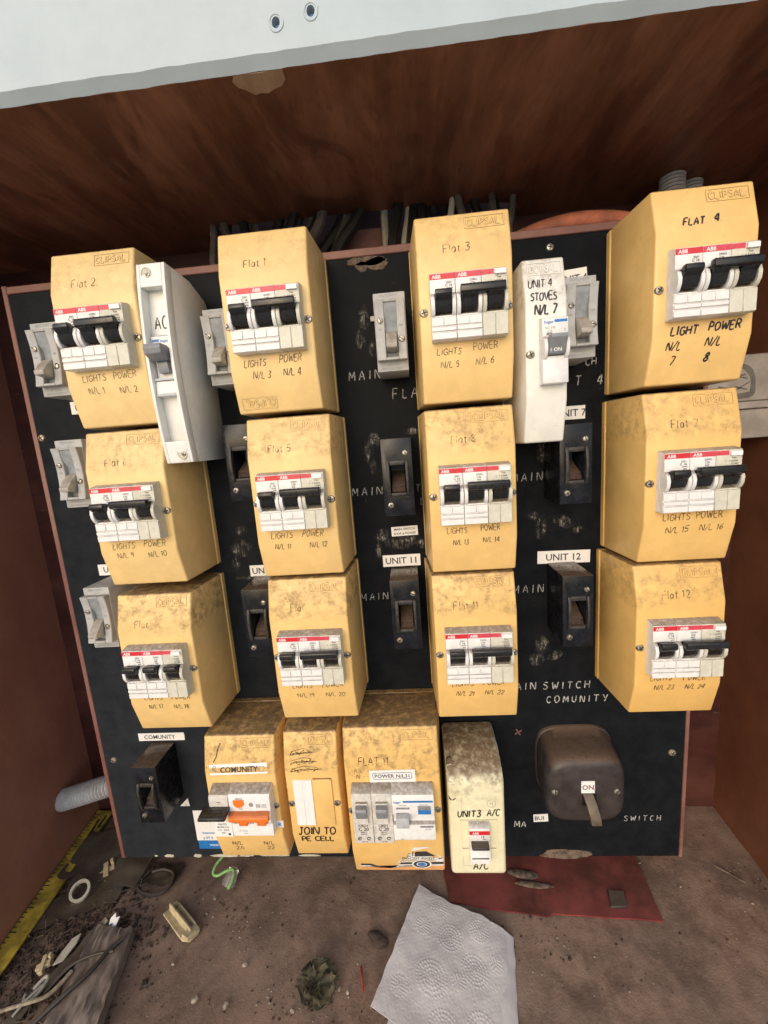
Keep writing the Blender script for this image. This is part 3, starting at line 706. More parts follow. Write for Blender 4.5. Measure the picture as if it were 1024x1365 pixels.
g = G(); g.text('NILCO', -9, 15.6, 2.2, 10.1); g.text('TEST', -8, 5.4, 1.6, 10.1); g.mi = 1
g.hull([[(1.5+2.1*math.cos(a), -10.02-k, 9.5+2.1*math.sin(a)) for a in [2*math.pi*i/14 for i in range(14)]] for k in (0, .1)])
for z in (9.6, 8.4, 7.2): g.text('MCBE-1100 30', 10.5, z, 1.5, 10.12)
g.text('N   0.03A', -9, -17.5, 1.9, 9.62); g.text('PUSH', -7, -20.2, 1.6, 9.62)
ob('marking', g.done('mk', recalc=False), ['print', 'print_grey'], b2)
g = G(); g.hull([[(x, -(d(x, z)+k), z) for x, z in ((-27.5, 30.8), (25.5, 31.8), (25.3, 41.2), (-27.7, 40.2))] for k in (.12, .3)]); g.mi = 1
g.text('COMUNITY', -.5, 36, 6.6, lambda x, z: d(x, z)+.42, .018)
g.mi = 2; g.hand('R', -24.6, 33.6, 5, .5, d, off=.4); g.hand('E2', 18, 34, 4.2, .4, d, off=.4)
ob('label', g.done('lbl', recalc=False), ['sticker', 'print', 'print_grey'], r)
g = G(); g.hull([[(x, -(d(x, z)+k), z) for x, z in ((26.5, -24.4), (34, -24.2), (34, -17), (26.5, -17.2))] for k in (.12, .3)]); g.mi = 1; g.text('R', 30.6, -20.9, 5.5, 63.6+.5)
ob('label', g.done('lbl', recalc=False), ['sticker', 'blue'], r)
writing(r, [('N/L', -18, -46, 5, .65), ('2A', -16, -53.5, 5, .65), ('N/L', 12, -46, 5, .65), ('22', 14, -53.5, 5, .65)], 'pen', d, keep=.85)
g = G(); g.stroke(smooth2([(-24, 42), (-21, 47), (-20, 52), (-17, 58)], 3), 1.0, d); ob('pen_mark', g.done('m', recalc=False), 'pen', r)

# narrow blank box: JOIN TO PE CELL
r = yellow_box(-106.8, -313, 'narrow yellow box with white filler strips, JOIN TO PE CELL in black marker', 48., h, grime=1.1)
g = G(); g.box(-17.5, -.6, 62.5, 64.6, -23.5, 22.5); g.box(-9.3, -9.0, 64.5, 64.9, -23.4, 22.4)
ob('filler_strip', g.bevel(.2, 1).done('fs'), 'sticker', r)
o = ob('filler_plate', G().box(.4, 17.5, 62.5, 65.2, -23.5, 24).bevel(.5, 2).done('fp'), 'yellow', r); o['grime'] = .3; o['tone'] = .7
writing(r, [('JOIN TO', -18, -34, 7.2, 1.35), ('PE CELL', -16, -43.5, 6.4, 1.3)], 'ink', d, slant=.1, gap=.16, width=1.08)
g = G()
for k, (z, x1) in enumerate(((48, 2), (40.5, 4), (33.5, 9))):
    P = []
    for i in range(26):
        t = i/25; P.append((-18+(x1+18)*t+2*math.sin(i*2.3+k), z-2+t*1.5+2.2*math.sin(i*1.9+k*2)*(.5+.5*math.sin(i))))
    g.stroke(smooth2(P, 3), .5, d)
    g.stroke(smooth2([(-18, z-2.5), (-8, z-1.2+k*.3), (x1-2, z-1)], 4), .5, d); g.stroke(smooth2([(-17, z), (-6, z+2.2), (x1-3, z+1)], 4), .45, d)
ob('handwriting', g.done('scr', recalc=False), 'pen', r)

# FLAT 11 box
h2 = 150.; d = facet(h2); r = yellow_box(-35.5, -320.8, 'widest yellow breaker box with FLAT 11 writing and a torn van sticker', 83., h2, grime=1.1)
def cbd():
    g = G(); g.prism([(-4, 27), (2, 27), (8.5, 23), (9, 14), (9, -26), (-4, -26)], -8.65, 8.65); g.box(-5.2, 5.2, 8, 11, -5, 16); return g.bevel(.3, 1).done('cbd')
for x in (-27.5, -9.9):
    b = ob('circuit_breaker', cached('cbd', cbd), 'bgrey', r, (x, -63.6, 0))
    g = G(); g.prism([(9, 14.5), (15.5, 14.5), (16.5, 12), (13, 3), (9, 2)], -4.7, 4.7); ob('toggle', cached('cbdt', lambda: g.bevel(.4, 2).done('t')), 'tgrey', b)
    def mk():
        g = G(); g.text('CBD1', 0, -7.8, 3.6, 9.15); g.text('C 20', 0, -11.4, 4.6, 9.15)
        for z in (-14.6, -16.6): g.text('240/415', 0, z, 1.7, 9.15)
        for x0 in (-4, 4): g.stroke([(x0+1.4*math.cos(a), -21+1.4*math.sin(a)) for a in [.5*i for i in range(12)]], .8, flat(9.05))
        g.text('N', -4, -21, 1.6, 9.15); g.text('AS 3190', 0, -24.4, 1.5, 9.15)
        for z in (-6, -9, -12, -15): g.text('1', -7, z, 1.7, 9.15)
        return g.done('mk', recalc=False)
    ob('marking', cached('cbdm', mk), 'print', b)
g = G(); g.prism([(-4, 27), (2, 27), (9, 22), (10, 18), (10, 4), (7, 3), (7, -5), (10, -6.5), (10.3, -21), (9.5, -22.5), (-4, -22.5)], -18, 18)
b = ob('earth_leakage_breaker', g.bevel(.4, 2).done('rcd'), 'bwhite', r, (17, -63.6, 0))
g = G(); g.prism([(5, 4), (11, 6), (14.5, 4), (15, -5), (5, -5)], -15, -4); ob('toggle', g.bevel(.5, 2).done('t'), 'tlight', b)
g = G(); g.box(-8.5, 17, 9.95, 10.1, 15.6, 17.4); g.box(4, 15, 9.95, 10.3, 4.2, 8.2); g.text('hager', -13.5, 16.2, 3, 10.15); g.mi = 1
g.box(4, 15, 9.95, 10.35, 8.4, 12.2); g.box(-14.5, -3, 9.95, 10.2, 9.2, 11); g.box(5, 16.5, 10.2, 10.45, -9, -7.4)
g.box(-8.6, -7.8, 15, 15.12, -4.2, -3); g.mi = 2; g.text('CDC240E', -9, 13, 1.7, 10.15); g.text('30mA 40A', 9, 13.4, 1.6, 10.15); g.text('2P 230V', 12, -10.8, 1.6, 10.4); g.text('hager', -11, -20, 1.5, 10.5)
ob('marking', g.done('mk', recalc=False), ['blue', 'print_grey', 'print_grey'], b)
g = G(); g.hull([[(x, -(d(x, z)+k), z) for x, z in ((-19.5, 26.5), (20.5, 26.8), (20.3, 39), (-19.7, 38.5))] for k in (.12, .3)]); g.mi = 1
S = lambda x, z: d(x, z)+.42
g.text('POWER N/L31', .4, 33, 5.0, S)
P = [(-15.5, 29.8), (16.3, 30.2), (17.4, 31.4), (17.3, 35.4), (16.2, 36.4), (-15.6, 36), (-16.7, 35), (-16.6, 31), (-15.5, 29.8)]
for a, b_ in zip(P, P[1:]): g.stroke([a, b_], .4, d, .4)
ob('label', g.done('lbl', recalc=False), ['sticker', 'print'], r)
writing(r, [('FLAT 11', -28, 44, 6.2, .75)], 'pen', d, keep=.88, slant=0)
writing(r, [('A', -33, 37, 4, .5), ('N', -31, 30.5, 4, .5), ('--', -25, 31, 4, .5)], 'faded', d)
# torn sticker: orange strip, black line, white van
g = G()
def sheet(pts, k, mi): g.mi = mi; g.F([(x, -(d(x, z)+k), z) for x, z in pts])
sheet([(-36, -74), (40.5, -74), (40.5, -66.5), (-36, -66.5)], .12, 0)
sheet([(-38, -66.6), (-24, -66.6), (-20, -70), (-10, -71.2), (-4, -69.5), (0, -65), (40.5, -64.6), (40.5, -67), (-36, -68.2)], .16, 1)
sheet([(-36, -63.8), (-26, -64.2), (-20, -68), (-12, -70), (-20, -69.6), (-28, -66.6), (-36, -66)], .2, 2)
sheet([(0, -64.8), (40.5, -64.4), (40.5, -61), (36, -60.5), (2, -61.8)], .2, 2)
sheet([(-2, -61.8), (2, -57.5), (8, -55.5), (9, -50), (12, -43.5), (14.5, -40.5), (27, -40), (30, -42), (37, -51.5), (40.4, -54), (40.4, -60.8)], .24, 1)
sheet([(14.6, -52.5), (15, -46.2), (16, -45.2), (25.5, -44.8), (33.6, -52)], .3, 2)
sheet([(12.4, -52), (13, -45), (13.8, -45), (13.4, -52)], .3, 2); sheet([(8.6, -49), (11, -49), (11, -48), (9, -48)], .3, 2); sheet([(7.6, -52.5), (11, -52.5), (11, -51.4), (8, -51.4)], .3, 2)
sheet([(16, -60.4), (34, -60.2), (34, -57.4), (2, -58), (0, -61)], .28, 3)
sheet([(36, -57), (40.2, -55), (39.6, -54), (36.6, -55)], .3, 2)
for rr, k, mi in ((8, .34, 1), (6.6, .38, 2), (4.2, .42, 1), (3.4, .45, 4)):
    sheet([(20.5+rr*1.15*math.cos(a), -64.6+rr*.82*math.sin(a)) for a in [2*math.pi*i/24 for i in range(24)]], k, mi)
g.mi = 2; g.text('DOCZIT FIXZIT', 18, -55.4, 4.3, lambda x, z: d(x, z)+.4)
ob('van_sticker', g.done('van', recalc=False), ['stick_orange', 'sticker', 'print', 'creamfrag', 'blue'], r)

# narrow white cover: UNIT 4 STOVES
r = yellow_box(99.0, 54.0, 'narrow white breaker cover marked UNIT 4 STOVES with one grey toggle', 29., 128.3, grime=.85, logo=False, name='stove_breaker_box', screws=(-1,), mat='white_box', group=None); d = FB
o = ob('embossed_logo', logo_mesh(d, -11, 52.5, 23, 8.5), ['tape', 'white_box'], r); o['grime'] = .2
g = G(); g.prism([(-4, 22.5), (2, 22.5), (8, 21), (8, 8.5), (4, 7), (4, -2), (8, -4), (8.5, -22), (8, -22.5), (-4, -22.5)], -8.7, 8.7)
for a, b_ in ((-8.5, -6), (6, 8.5)): g.prism([(d_*.95, z+1.5) for d_, z in CHEEK], a, b_)
b = ob('circuit_breaker', g.bevel(.3, 1).done('hg'), 'bwhite', r, (3.4, -63.6, -1))
g = G(); g.prism([(4, -3.5), (11.5, -3), (12.8, 1), (17, 6.5), (17, 9), (12, 9.2), (5, 7)], -5.6, 5.6); ob('toggle', g.bevel(.4, 2).done('t'), 'tgrey', b)
g = G(); g.box(-.5, 8, 7.95, 8.1, 18, 19.8); g.text('hager', -4.4, 18.6, 3, 8.15); g.mi = 1; g.text('NC 132', -3.5, 14.8, 2.2, 8.15); g.text('C 32', -3.8, 12.6, 1.6, 8.15); g.text('2', 6.4, 12.8, 2, 8.15); g.box(-6, -2, 7.95, 8.1, 9.8, 11.6)
g.mi = 2; g.text('ON', 0, -.6, 3.4, 12.7); g.text('I', -4.5, -.6, 3.0, 12.7); ob('marking', g.done('mk', recalc=False), ['blue', 'print_grey', 'print_white'], b)
writing(r, [('UNIT 4.', -11.5, 43.5, 5.4, .8), ('STOVES', -10.5, 34.2, 5.4, .9, dict(width=.8)), ('N/L 7', -8, 25, 5.8, 1.25)], 'ink', d, slant=.12, width=.85, gap=.16, keep=.97)

# tall white AC cover
def ac():
    W = 10.8; H = 73.
    g = G(); prof = []
    for i in range(13):
        z = H-2*H*i/12; prof.append((61+6.5*(1-(z/H)**2), z))
    back = [(0, -H+3), (0, H-12), (22, H-4)]
    g.prism([(0, -H+1), *[(d_, z) for d_, z in prof[::-1]], (20, H-1.5), (6, H-8), (0, H-12)], -W, W)
    g.bm.normal_update()
    g.bevel(1.6, 3, 40)
    return g.done('accover', 35)
r = thing('air_conditioner_breaker_cover', 'tall narrow white cover marked AC with grey toggle, angled beside the Flat 2 box', 'breaker cover', (-183.5, 0, 67.5))
# built as rim walls round a recessed channel
def acd(z): return 61+6.5*(1-(z/73.)**2)
def ac_shell():
    g = G(); H = 73.; W = 10.9; n = 28
    zs = [H-2*H*i/n for i in range(n+1)]
    # outer body below the rim
    body = [(0, -H+.5), *[(acd(z)-9, z) for z in zs[::-1]], (26, H-1), (4, H-9), (0, H-13)]
    g.prism(body, -W, W)
    # rim: side rails and end pads following the curve
    ci = 56.
    for a, b_ in ((-W, -W+2.6), (W-2.6, W)):
        g.prism([(acd(z)-9.2, z) for z in zs]+[(acd(z), z) for z in zs[::-1]], a, b_)
    for lo, hi in ((ci, H), (-H, -ci)):
        z2 = [lo+(hi-lo)*i/6 for i in range(7)]
        g.prism([(acd(z)-9.2, z) for z in z2]+[(acd(z)-.02, z) for z in z2[::-1]], -W+2.55, W-2.55)
    return g.bevel(.7, 2, 40).done('acshell', 35)
o = ob('cover', ac_shell(), 'ac_box', r); o['grime'] = .12
for x, z in ((-3.2, 65), (3.4, -65.5)):
    g = G(); g.hull([[(x+rx*math.cos(a), -acd(z)-k, z+rz*math.sin(a)) for a in [2*math.pi*i/18 for i in range(18)]] for rx, rz, k in ((4.0, 5.0, -1), (4.0, 5.0, .25), (3.4, 4.4, .25), (3.2, 4.2, -.6))], cap=False); g.F([(x+3.3*math.cos(a), -acd(z)-.06, z+4.3*math.sin(a)) for a in [2*math.pi*i/18 for i in range(18)]])
    ob('screw_recess', g.done('rec'), 'tape', r); add_screw(r, x+1.2, acd(z)-.2, z-.6, 2.0)
g = G(); g.prism([(50, 22), (57, 22), (62, 20), (62, 8), (60, 6), (60, -10), (64, -13), (65, -24), (50, -24)], -7.8, 7.8); b = ob('circuit_breaker', g.bevel(.4, 1).done('b'), 'bwhite', r, (0, 0, 2))
g = G(); g.prism([(58, 3), (68, 1), (75, 5), (76, 9), (75, 12), (66, 12), (58, 8)], -6.6, 6.4); g.prism([(58, 3), (65, 2), (64, -7), (58, -7)], -4, 4); ob('toggle', g.bevel(.5, 2).done('t'), 'tgrey', b)
g = G(); g.box(-7, -1.5, 61.9, 62.2, 16, 17.8); g.text('hager', 2.6, 16.6, 2.8, 62.2)
ob('marking', g.done('mk', recalc=False), 'blue', b)
for z0, z1, dd in ((-12.4, -11, 65.3), (-23.9, -22, 65.4)): ob('window_edge', G().box(-7.6, 7.6, 63, dd, z0, z1).done('we'), 'tlight', b)
writing(r, [('AC', -5.2, 28.5, 8.6, 1.0)], 'ink', lambda x, z: acd(z)-9, slant=0, off=.2, width=.82)
g = G(); g.text('hager', 3.2, -40, 6, lambda x, z: acd(z)-8.7, math.pi/2); ob('embossed_logo', g.done('lg', recalc=False), 'ac_box', r)

# cream UNIT 3 A/C cover
r = thing('air_conditioner_breaker_box', 'cream rounded breaker cover marked UNIT 3 A/C with a dusty top', 'breaker box', (37, 0, -341))
H = 57.; W = 24.8
def crd(z): return 58.5 if z < 38 else 58.5-26*((z-38)/19.)**2
def cream():
    g = G(); prof = [(1, -H), (56, -H)]+[(crd(z), z) for z in (-H+2, 20, 38, 42, 46, 50, 53, 55.5, H)]+[(1, H+1)]
    g.prism(prof, -W, W); return g.bevel(3.2, 4, 40).done('cream', 40)
o = ob('cover', cream(), 'cream', r); o['grime'] = 1.15
g = G(); g.hull([[(x, -(crd(z)+k), z) for x, z in [(-21+3.2*math.cos(a), (26 if math.sin(a) < 0 else 50)+3.2*math.sin(a)) for a in [2*math.pi*i/20 for i in range(20)]]] for k in (-2, .25)])
ob('slot', g.done('slot'), 'soil', r)
for z, rr in ((49, 3.4), (43.5, 3.0)):
    g = G(); g.tube([(-21+rr*math.cos(a), -(crd(z)+1.2), z+rr*math.sin(a)) for a in [1.2+.28*i for i in range(14)]], .45, 6); ob('wire_curl', g.done('curl'), 'tape', r)
fx = lambda x, z: crd(z)
g = G()
for P in (((-13, 26), (-13, 12), (6, 12)), ((8, 12), (18, 12)), ((-14, -46), (-14, -38), (-14, -36)), ((-14, -46), (2, -46))):
    g.stroke(list(P), .5, fx)
g.stroke([(13+3.8*math.cos(a), 19+3.8*math.sin(a)) for a in [.4*i for i in range(17)]], .6, fx); g.text('N', 13, 19, 4, lambda x, z: crd(z)+.2)
o = ob('embossed_mark', g.done('em', recalc=False), 'tape', r)
g = G(); g.hole_box((-15.5, 17.5, -28.5, 2.5), (-14.2, 16.2, -27.2, 1.2), 57, 59.1, 58.0); o = ob('breaker_surround', g.done('sur'), 'cream', r); o['grime'] = .6
g = G(); g.prism([(54, 2.6), (58.5, 2.4), (64, -1.5), (64, -14), (61, -15), (61, -21), (64.5, -24), (65, -37), (56, -37)], -9, 9); b = ob('circuit_breaker', g.bevel(.3, 1).done('b'), 'bwhite', r, (1, 0, 0))
g = G(); g.prism([(58, -22), (66, -21), (70, -17), (70.5, -14.5), (60, -14)], -7.4, 7.4); ob('toggle', g.bevel(.6, 1).done('t'), 'esc', b)
g = G(); g.box(-8.9, 8.9, 63.8, 64.15, -7.5, -3.6); g.mi = 1; g.text('ABB', -3.5, -5.7, 3.2, 64.25); g.mi = 2; g.text('15', 2.5, -9.6, 3.2, 64.15); g.text('240V', 4, -12, 1.6, 64.15); g.box(-7.5, 7.5, 64.9, 65.2, -31.6, -30.8); ob('marking', g.done('mk', recalc=False), ['red', 'print_white', 'print'], b)
writing(r, [('UNIT3', -17, 5.6, 6.2, 1.2)], 'ink', fx, slant=.12, width=1.0)
writing(r, [('A/C', 9, 6.4, 6.4, 1.05)], 'ink', fx, slant=.12, width=.8)
writing(r, [('A/C', -5, -50, 7.2, 1.05)], 'ink', fx, slant=.12, width=.95)

# ------------------------------------------------------------------ grey isolating switches
def plate():
    g = G()
    def dd(z): return 42.2+2.6*((z-.6)/22.)**2
    zs = [-21.6+44.2*i/10 for i in range(11)]
    for a, b in ((-11.6, -4.4), (5.2, 11.6)): g.prism([(36, z) for z in zs]+[(dd(z), z) for z in zs[::-1]], a, b)
    for lo, hi in ((-21.6, -19.4), (20.6, 22.6)):
        z2 = [lo, (lo+hi)/2, hi]; g.prism([(36, z) for z in z2]+[(dd(z)-.03, z) for z in z2[::-1]], -4.42, 5.22)
    return g.bevel(.45, 1, 40).done('plate', 35)
def grey_switch(X, Z, label):
    r = thing('isolating_switch', label, 'switch', (X, 0, Z), 'grey isolating switches on the panel')
    ob('body', cached('gs_body', lambda: G().box(-12.3, 12.3, .2, 38, -29.2, 29.2).bevel(.7, 2).done('body')), 'grey', r)
    ob('face_plate', cached('gs_plate', plate), 'grey', r)
    ob('slot_floor', cached('gs_floor', lambda: G().prism([(37.5, -20), (38.6, -20), (38.6, 0), (38.8, 6), (42, 12), (43.4, 20.4), (37.5, 20.4)], -4.3, 5.1).done('fl')), 'greydk', r)
    ob('lever', cached('gs_lev', lambda: G().prism([(38, -1), (40.5, 0), (46, -4), (52.5, -11), (52, -14), (45, -15), (38, -15.5)], -3.8, 4.4).bevel(.5, 2).done('lev')), 'lever', r)
    add_screw(r, -7.6, 42.3, 8, 2.3, 'slot'); add_screw(r, 8.2, 42.4, -6.5, 2.5, 'slot')
    def let():
        g = G(); g.text('PRITCHETT', 0, 27.0, 2.8, 38.12); g.text('A I R', 1, 24.2, 2.0, 38.12); g.text('ACCRO', 0, -24, 2.6, 38.12); g.text('MADE IN AUSTRALIA', 0, -27, 1.8, 38.12)
        g.text('ON', -8, 1.5, 1.9, 42.6); g.text('OFF', 8, 3.5, 1.9, 42.6); return g.done('let', recalc=False)
    ob('lettering', cached('gs_let', let), 'greydk', r); return r
grey_switch(-294.2, 86.3, 'pale grey isolating switch at the left edge, beside the Flat 2 breaker box')
grey_switch(-147.8, 83.6, 'pale grey isolating switch between the white AC cover and the N/L 3 box')
gsw = grey_switch(-11.2, 82.8, 'fully visible pale grey isolating switch between two yellow boxes, above scratched FLAT')
grey_switch(131.6, 80.6, 'pale grey isolating switch right beside the white UNIT 4 STOVES cover')
grey_switch(-293.4, -8.5, 'pale grey isolating switch left of the N/L 9 breaker box')
grey_switch(-294.6, -141, 'lowest pale grey isolating switch, left of the N/L 17 breaker box')
g = G(); g.box(-29, -22.8, 1, 3, 102, 106.2); tag(ob('metal_tab', g.bevel(.3, 1).done('tab'), 'tape'), 'small pale tab sticking out left of the fully visible grey switch', 'tab')

# ------------------------------------------------------------------ black switches
def black_switch(X, Z, label, dep=40., arc=0.):
    r = thing('main_switch', label, 'switch', (X, 0, Z), 'black main switches on the panel')
    ob('body', cached(('bs', dep), lambda: G().hole_box((-12.6, 12.6, -31.8, 31.8), (-6.4, 6.8, -13, 11.5), .2, dep, dep-26).bevel(.5, 2).done('body')), 'black', r)
    def esc():
        g = G(); o, i = (-9, 9, -15.5, 14), (-6.2, 6.6, -12.6, 10)
        zs = [o[2]+(o[3]-o[2])*k/8 for k in range(9)]
        for a, b in ((o[0], i[0]), (i[1], o[1])): g.prism([(dep-1, z) for z in zs]+[(dep+4.0-2.4*((z+.7)/15)**2, z) for z in zs[::-1]], a, b)
        g.box(i[0]-.02, i[1]+.02, dep-1, dep+1.2, i[3], o[3]); g.box(i[0]-.02, i[1]+.02, dep-1, dep+.9, o[2], i[2])
        return g.bevel(.9, 2, 40).done('esc')
    ob('surround', cached(('esc', dep), esc), 'esc', r)
    ob('rocker', cached(('rock', dep), lambda: G().prism([(dep-25.5, 4), (dep-12, -3.5), (dep-4, -7), (dep-2, -12.2), (dep-25.5, -12.4)], -5.4, 5.8).bevel(.5, 2).done('rk')), 'rocker', r)
    add_screw(r, 7, dep, 19.8, 2.4, 'slot'); add_screw(r, -7, dep, -22.6, 2.7, 'pan'); return r
black_switch(-143.5, -9.5, 'black main switch half hidden left of the Flat 5 breaker box')
black_switch(-13.5, -30.5, 'shiny black main switch above the small two-line white label')
black_switch(128.8, -29.8, 'black main switch under the white sticker ending in 7')
black_switch(-146.5, -152.5, 'black main switch half hidden left of the N/L 19 breaker box')
black_switch(-14.3, -150.8, 'scuffed black main switch with a dusty top under the UNIT 11 sticker')
black_switch(131.0, -154.5, 'black main switch with a dusty top under the UNIT 12 sticker')
black_switch(-284.8, -331.6, 'deep black main switch under the COMUNITY sticker at lower left', 35.5)

# ------------------------------------------------------------------ brown enamelled lever switch
def iron_body():
    W, D = 36., 47.
    def sup(w_, hh, n=24, e=4.):
        out = []
        for i in range(n*2):
            a = 2*math.pi*i/(n*2); ca, sa = math.cos(a), math.sin(a)
            out.append((w_*math.copysign(abs(ca)**(2/e), ca), hh*math.copysign(abs(sa)**(2/e), sa)))
        return out
    g = G(); rings = []
    for dd, wv, zc, hh, xc in ((.2, 37.2, 2, 37.5, .5), (3.5, 37.2, 2, 37.5, .5), (4.2, 36, 2.2, 36.2, .3), (18, 35.8, 3, 35.6, -1.2), (31, 35.6, 4, 34.8, -2.8), (38, 35.2, 4.8, 33.8, -3.6), (42.5, 34.2, 5.4, 32.2, -4), (45.2, 32.4, 5.7, 29.8, -4.3), (46.6, 29.6, 5.8, 26.8, -4.5), (47.1, 25, 5.8, 22, -4.5), (47.3, 10, 5.8, 8, -4.5)):
        rings.append([(xc+x*wv/W, -dd, zc+z) for x, z in sup(W, hh)])
    g.hull(rings); return g.done('iron', 60)
r = thing('lever_switch', 'rounded brown enamelled main switch with an ON plate and a downward lever', 'switch', (141, 0, -330))
ob('body', iron_body(), 'iron', r)
for x in (-32, 22): add_screw(r, x, 45.9, 7, 3.2, 'slot', 'screw')
g = G(); g.box(-9.4, 2.2, 45, 47.7, 6.6, 18.6); g.mi = 1; g.text('ON', -3.6, 12.6, 6.6, 47.85); ob('on_plate', g.done('on', recalc=True), ['sticker', 'redpanel'], r)
g = G(); g.prism([(44, -6), (47.5, -6), (47.5, 6.4), (44, 6.4)], -8.6, 4.2); ob('lever_slot', g.done('slot'), 'toggle', r)
g = G(); g.hull([[(x0, -d_, z+o) for x0, o in ((cx-w_, 0), (cx+w_, 0))]+[(cx+w_, -d_-t, z), (cx-w_, -d_-t, z)] for cx, w_, d_, z, t in ((-3.6, 4.4, 43, 6, 5), (-2.8, 4.5, 49, 1, 5.5), (-1.4, 4.5, 54, -8, 5.5), (-.6, 4.4, 56, -15, 4))])
ob('lever', g.bevel(.8, 2).done('lever'), 'ironlever', r)

# ------------------------------------------------------------------ printed stickers on the panel
def sticker(X0, X1, Z0, Z1, lines, label, tilt=0., k=.5):
    w_, h_ = X1-X0, Z1-Z0; g = G(); g.box(-w_/2, w_/2, .1, .4, -h_/2, h_/2); g.mi = 1
    for t, x, z, s in lines: g.text(t, x, z, s, k)
    o = ob('sticker', g.done('sticker', recalc=True), ['sticker', 'print'], None, ((X0+X1)/2, 0, (Z0+Z1)/2)); o.rotation_euler.y = tilt
    return tag(o, label, 'sticker', 'white stickers on the panel')
sticker(-34.3, 1.3, -118.3, -107, [('UNIT 11', 0, 0, 8.6)], 'white sticker printed UNIT 11 above a scuffed black switch')
sticker(109.8, 157.3, -123.6, -111.6, [('UNIT 12', -.5, 0, 8.8)], 'white sticker printed UNIT 12 above a black switch', .015)
sticker(118, 151.9, 6.5, 18, [('UNIT 7', 4.5, 0, 8.4)], 'white sticker ending in 7, lower right of the UNIT 4 STOVES cover')
sticker(-311.8, -260.6, -298, -289.2, [('COMUNITY', -2, 0, 6.6)], 'white COMUNITY sticker on the black panel above the deep black switch')
sticker(-24.2, .5, -88.8, -79.8, [('MAIN SWITCH', 0, 2, 3.0), ('SHOP & POWER', 0, -2.2, 2.9)], 'small white two-line sticker between black switches in the middle of the panel', -.02)
sticker(-320, -290, -111.6, -100.4, [('UNIT 9', 2.6, 0, 8)], 'white sticker showing a U, left of the N/L 9 box bottom')
sticker(-165, -125, -120.8, -109.8, [('UNIT 10', -2.5, 0, 8.6)], 'white sticker showing UN, left of the Flat 5 box bottom')
sticker(113, 152.8, 114, 127.6, [('UNIT 4', 8, -.5, 7.6)], 'white sticker half hidden behind the grey switch beside the stoves cover', -.07)
sticker(-316, -292, 46, 57.4, [('UNIT 6', 4, 0, 7.6)], 'white sticker peeking out left of the Flat 2 box bottom')
sticker(102.5, 117.4, -403.2, -394.2, [('BUI', -1.5, 0, 6.6)], 'tiny white sticker printed BUI beside the brown lever switch', -.05)
g = G(); g.hull([[(-6, -k, -5), (5, -k, -5), (4, -k, 5)] for k in (.1, .4)]); g.mi = 1; g.text('x', 1, -3, 3, .5)
tag(ob('paper_scrap', g.done('scrap'), ['sticker', 'print'], None, (-273, 0, -374.5)), 'torn triangular white scrap right of the deep black switch', 'scrap')
# large blue and white contact sticker behind the COMUNITY box
g = G(); g.box(-37, 37, .1, .35, -14, 24.5); g.mi = 1; g.box(-36, 37, .12, .42, -25, -14.2); g.mi = 2
g.text('Inspected', -22, -4, 4, .5); g.text('p 07 5', -24, -10.5, 4.4, .5); g.mi = 3; g.text('www.', -18, -19.5, 4.6, .55)
o = ob('contact_sticker', g.bevel(.1, 1).done('cs'), ['sticker', 'blue', 'blue', 'print_white'], None, (-229, 0, -410)); tag(o, 'blue and white contact sticker behind the COMUNITY breaker box', 'sticker')

# ------------------------------------------------------------------ cables and conduits
CB = 'cables rising behind the panel'
wires = [(-184, 212, 'tape', 3.0), (-177, 212, 'wire', 3.4), (-169, 214, 'wireblk', 4.5), (-160, 214, 'wire', 3.8), (-152, 214, 'wire', 3), (-144, 214, 'wireblk', 4.5), (-135, 214, 'wire', 4), (-127, 214, 'wireblk', 5), (-117, 214, 'wire', 4.5), (-108, 214, 'wireblk', 5), (-99, 214, 'wire', 4), (-91, 214, 'wireblk', 5), (-82, 214, 'wire', 5), (-73, 214, 'wireblk', 6), (-62, 214, 'wire', 5), (-53, 214, 'wireblk', 6),
         (-13, 214, 'tape', 3.6), (-5, 214, 'wireblk', 4.6), (4, 214, 'tape', 3.0), (11, 214, 'wireblk', 4.6), (20, 214, 'wireblk', 4.6), (29, 214, 'wire', 3.6), (37, 214, 'wireblk', 4.6), (46, 214, 'tape', 3), (55, 214, 'wireblk', 5), (64, 214, 'wire', 3.4), (72, 214, 'tape', 2.8), (80, 214, 'wireblk', 4.4), (89, 214, 'wire', 3.4), (97, 214, 'wireblk', 4.2), (105, 214, 'wire', 3.0)]
for i, (x, z, mt, rr) in enumerate(wires):
    bend = random.uniform(18, 40) if -130 < x < -50 else random.uniform(-18, 18); y = 44+random.uniform(-8, 14)
    g = G(); g.tube([(x-bend*.1, y, 110), (x-bend*.15, y-4, 150), (x-bend*.1+random.uniform(-3, 3), y+2, 182), (x+bend*.4, y+9, 212), (x+bend*.9, y+14, 260), (x+bend, y+16, 320)], rr, 8, sub=4)
    shade = {'wire': 'grey', 'wireblk': 'black', 'tape': 'pale'}[mt]
    tag(ob('cable', g.done('cable'), mt), '%s cable among those rising behind the top edge of the panel' % shade, 'cable', '%s %s' % (shade, CB))
g = G(); g.box(-60, -13, -90, -70, 188, 209); tag(ob('timber_block', g.bevel(1, 1).done('blk'), 'frame'), 'reddish timber block behind the cables above the panel', 'timber block')
g = G(); g.tube([(50, 40, 146), (80, 38, 159), (106, 36, 169), (130, 34, 175.5), (155, 33, 178.3), (182, 34, 177.5), (205, 36, 174), (240, 40, 166), (300, 46, 152)], 7.4, 14, sub=6)
tag(ob('orange_conduit', g.done('oc'), 'redtube'), 'faded orange conduit arching over the top right of the panel', 'conduit')
def corrugated(path, r, n, lab):
    P = smooth_path([Vector(p) for p in path], n); g = G(); g.tube([tuple(p) for p in P], r, 18, rib=.14)
    return tag(ob('corrugated_conduit', g.done('cc', 25), ['conduit', 'ductmark']), lab, 'conduit', 'grey corrugated conduits')
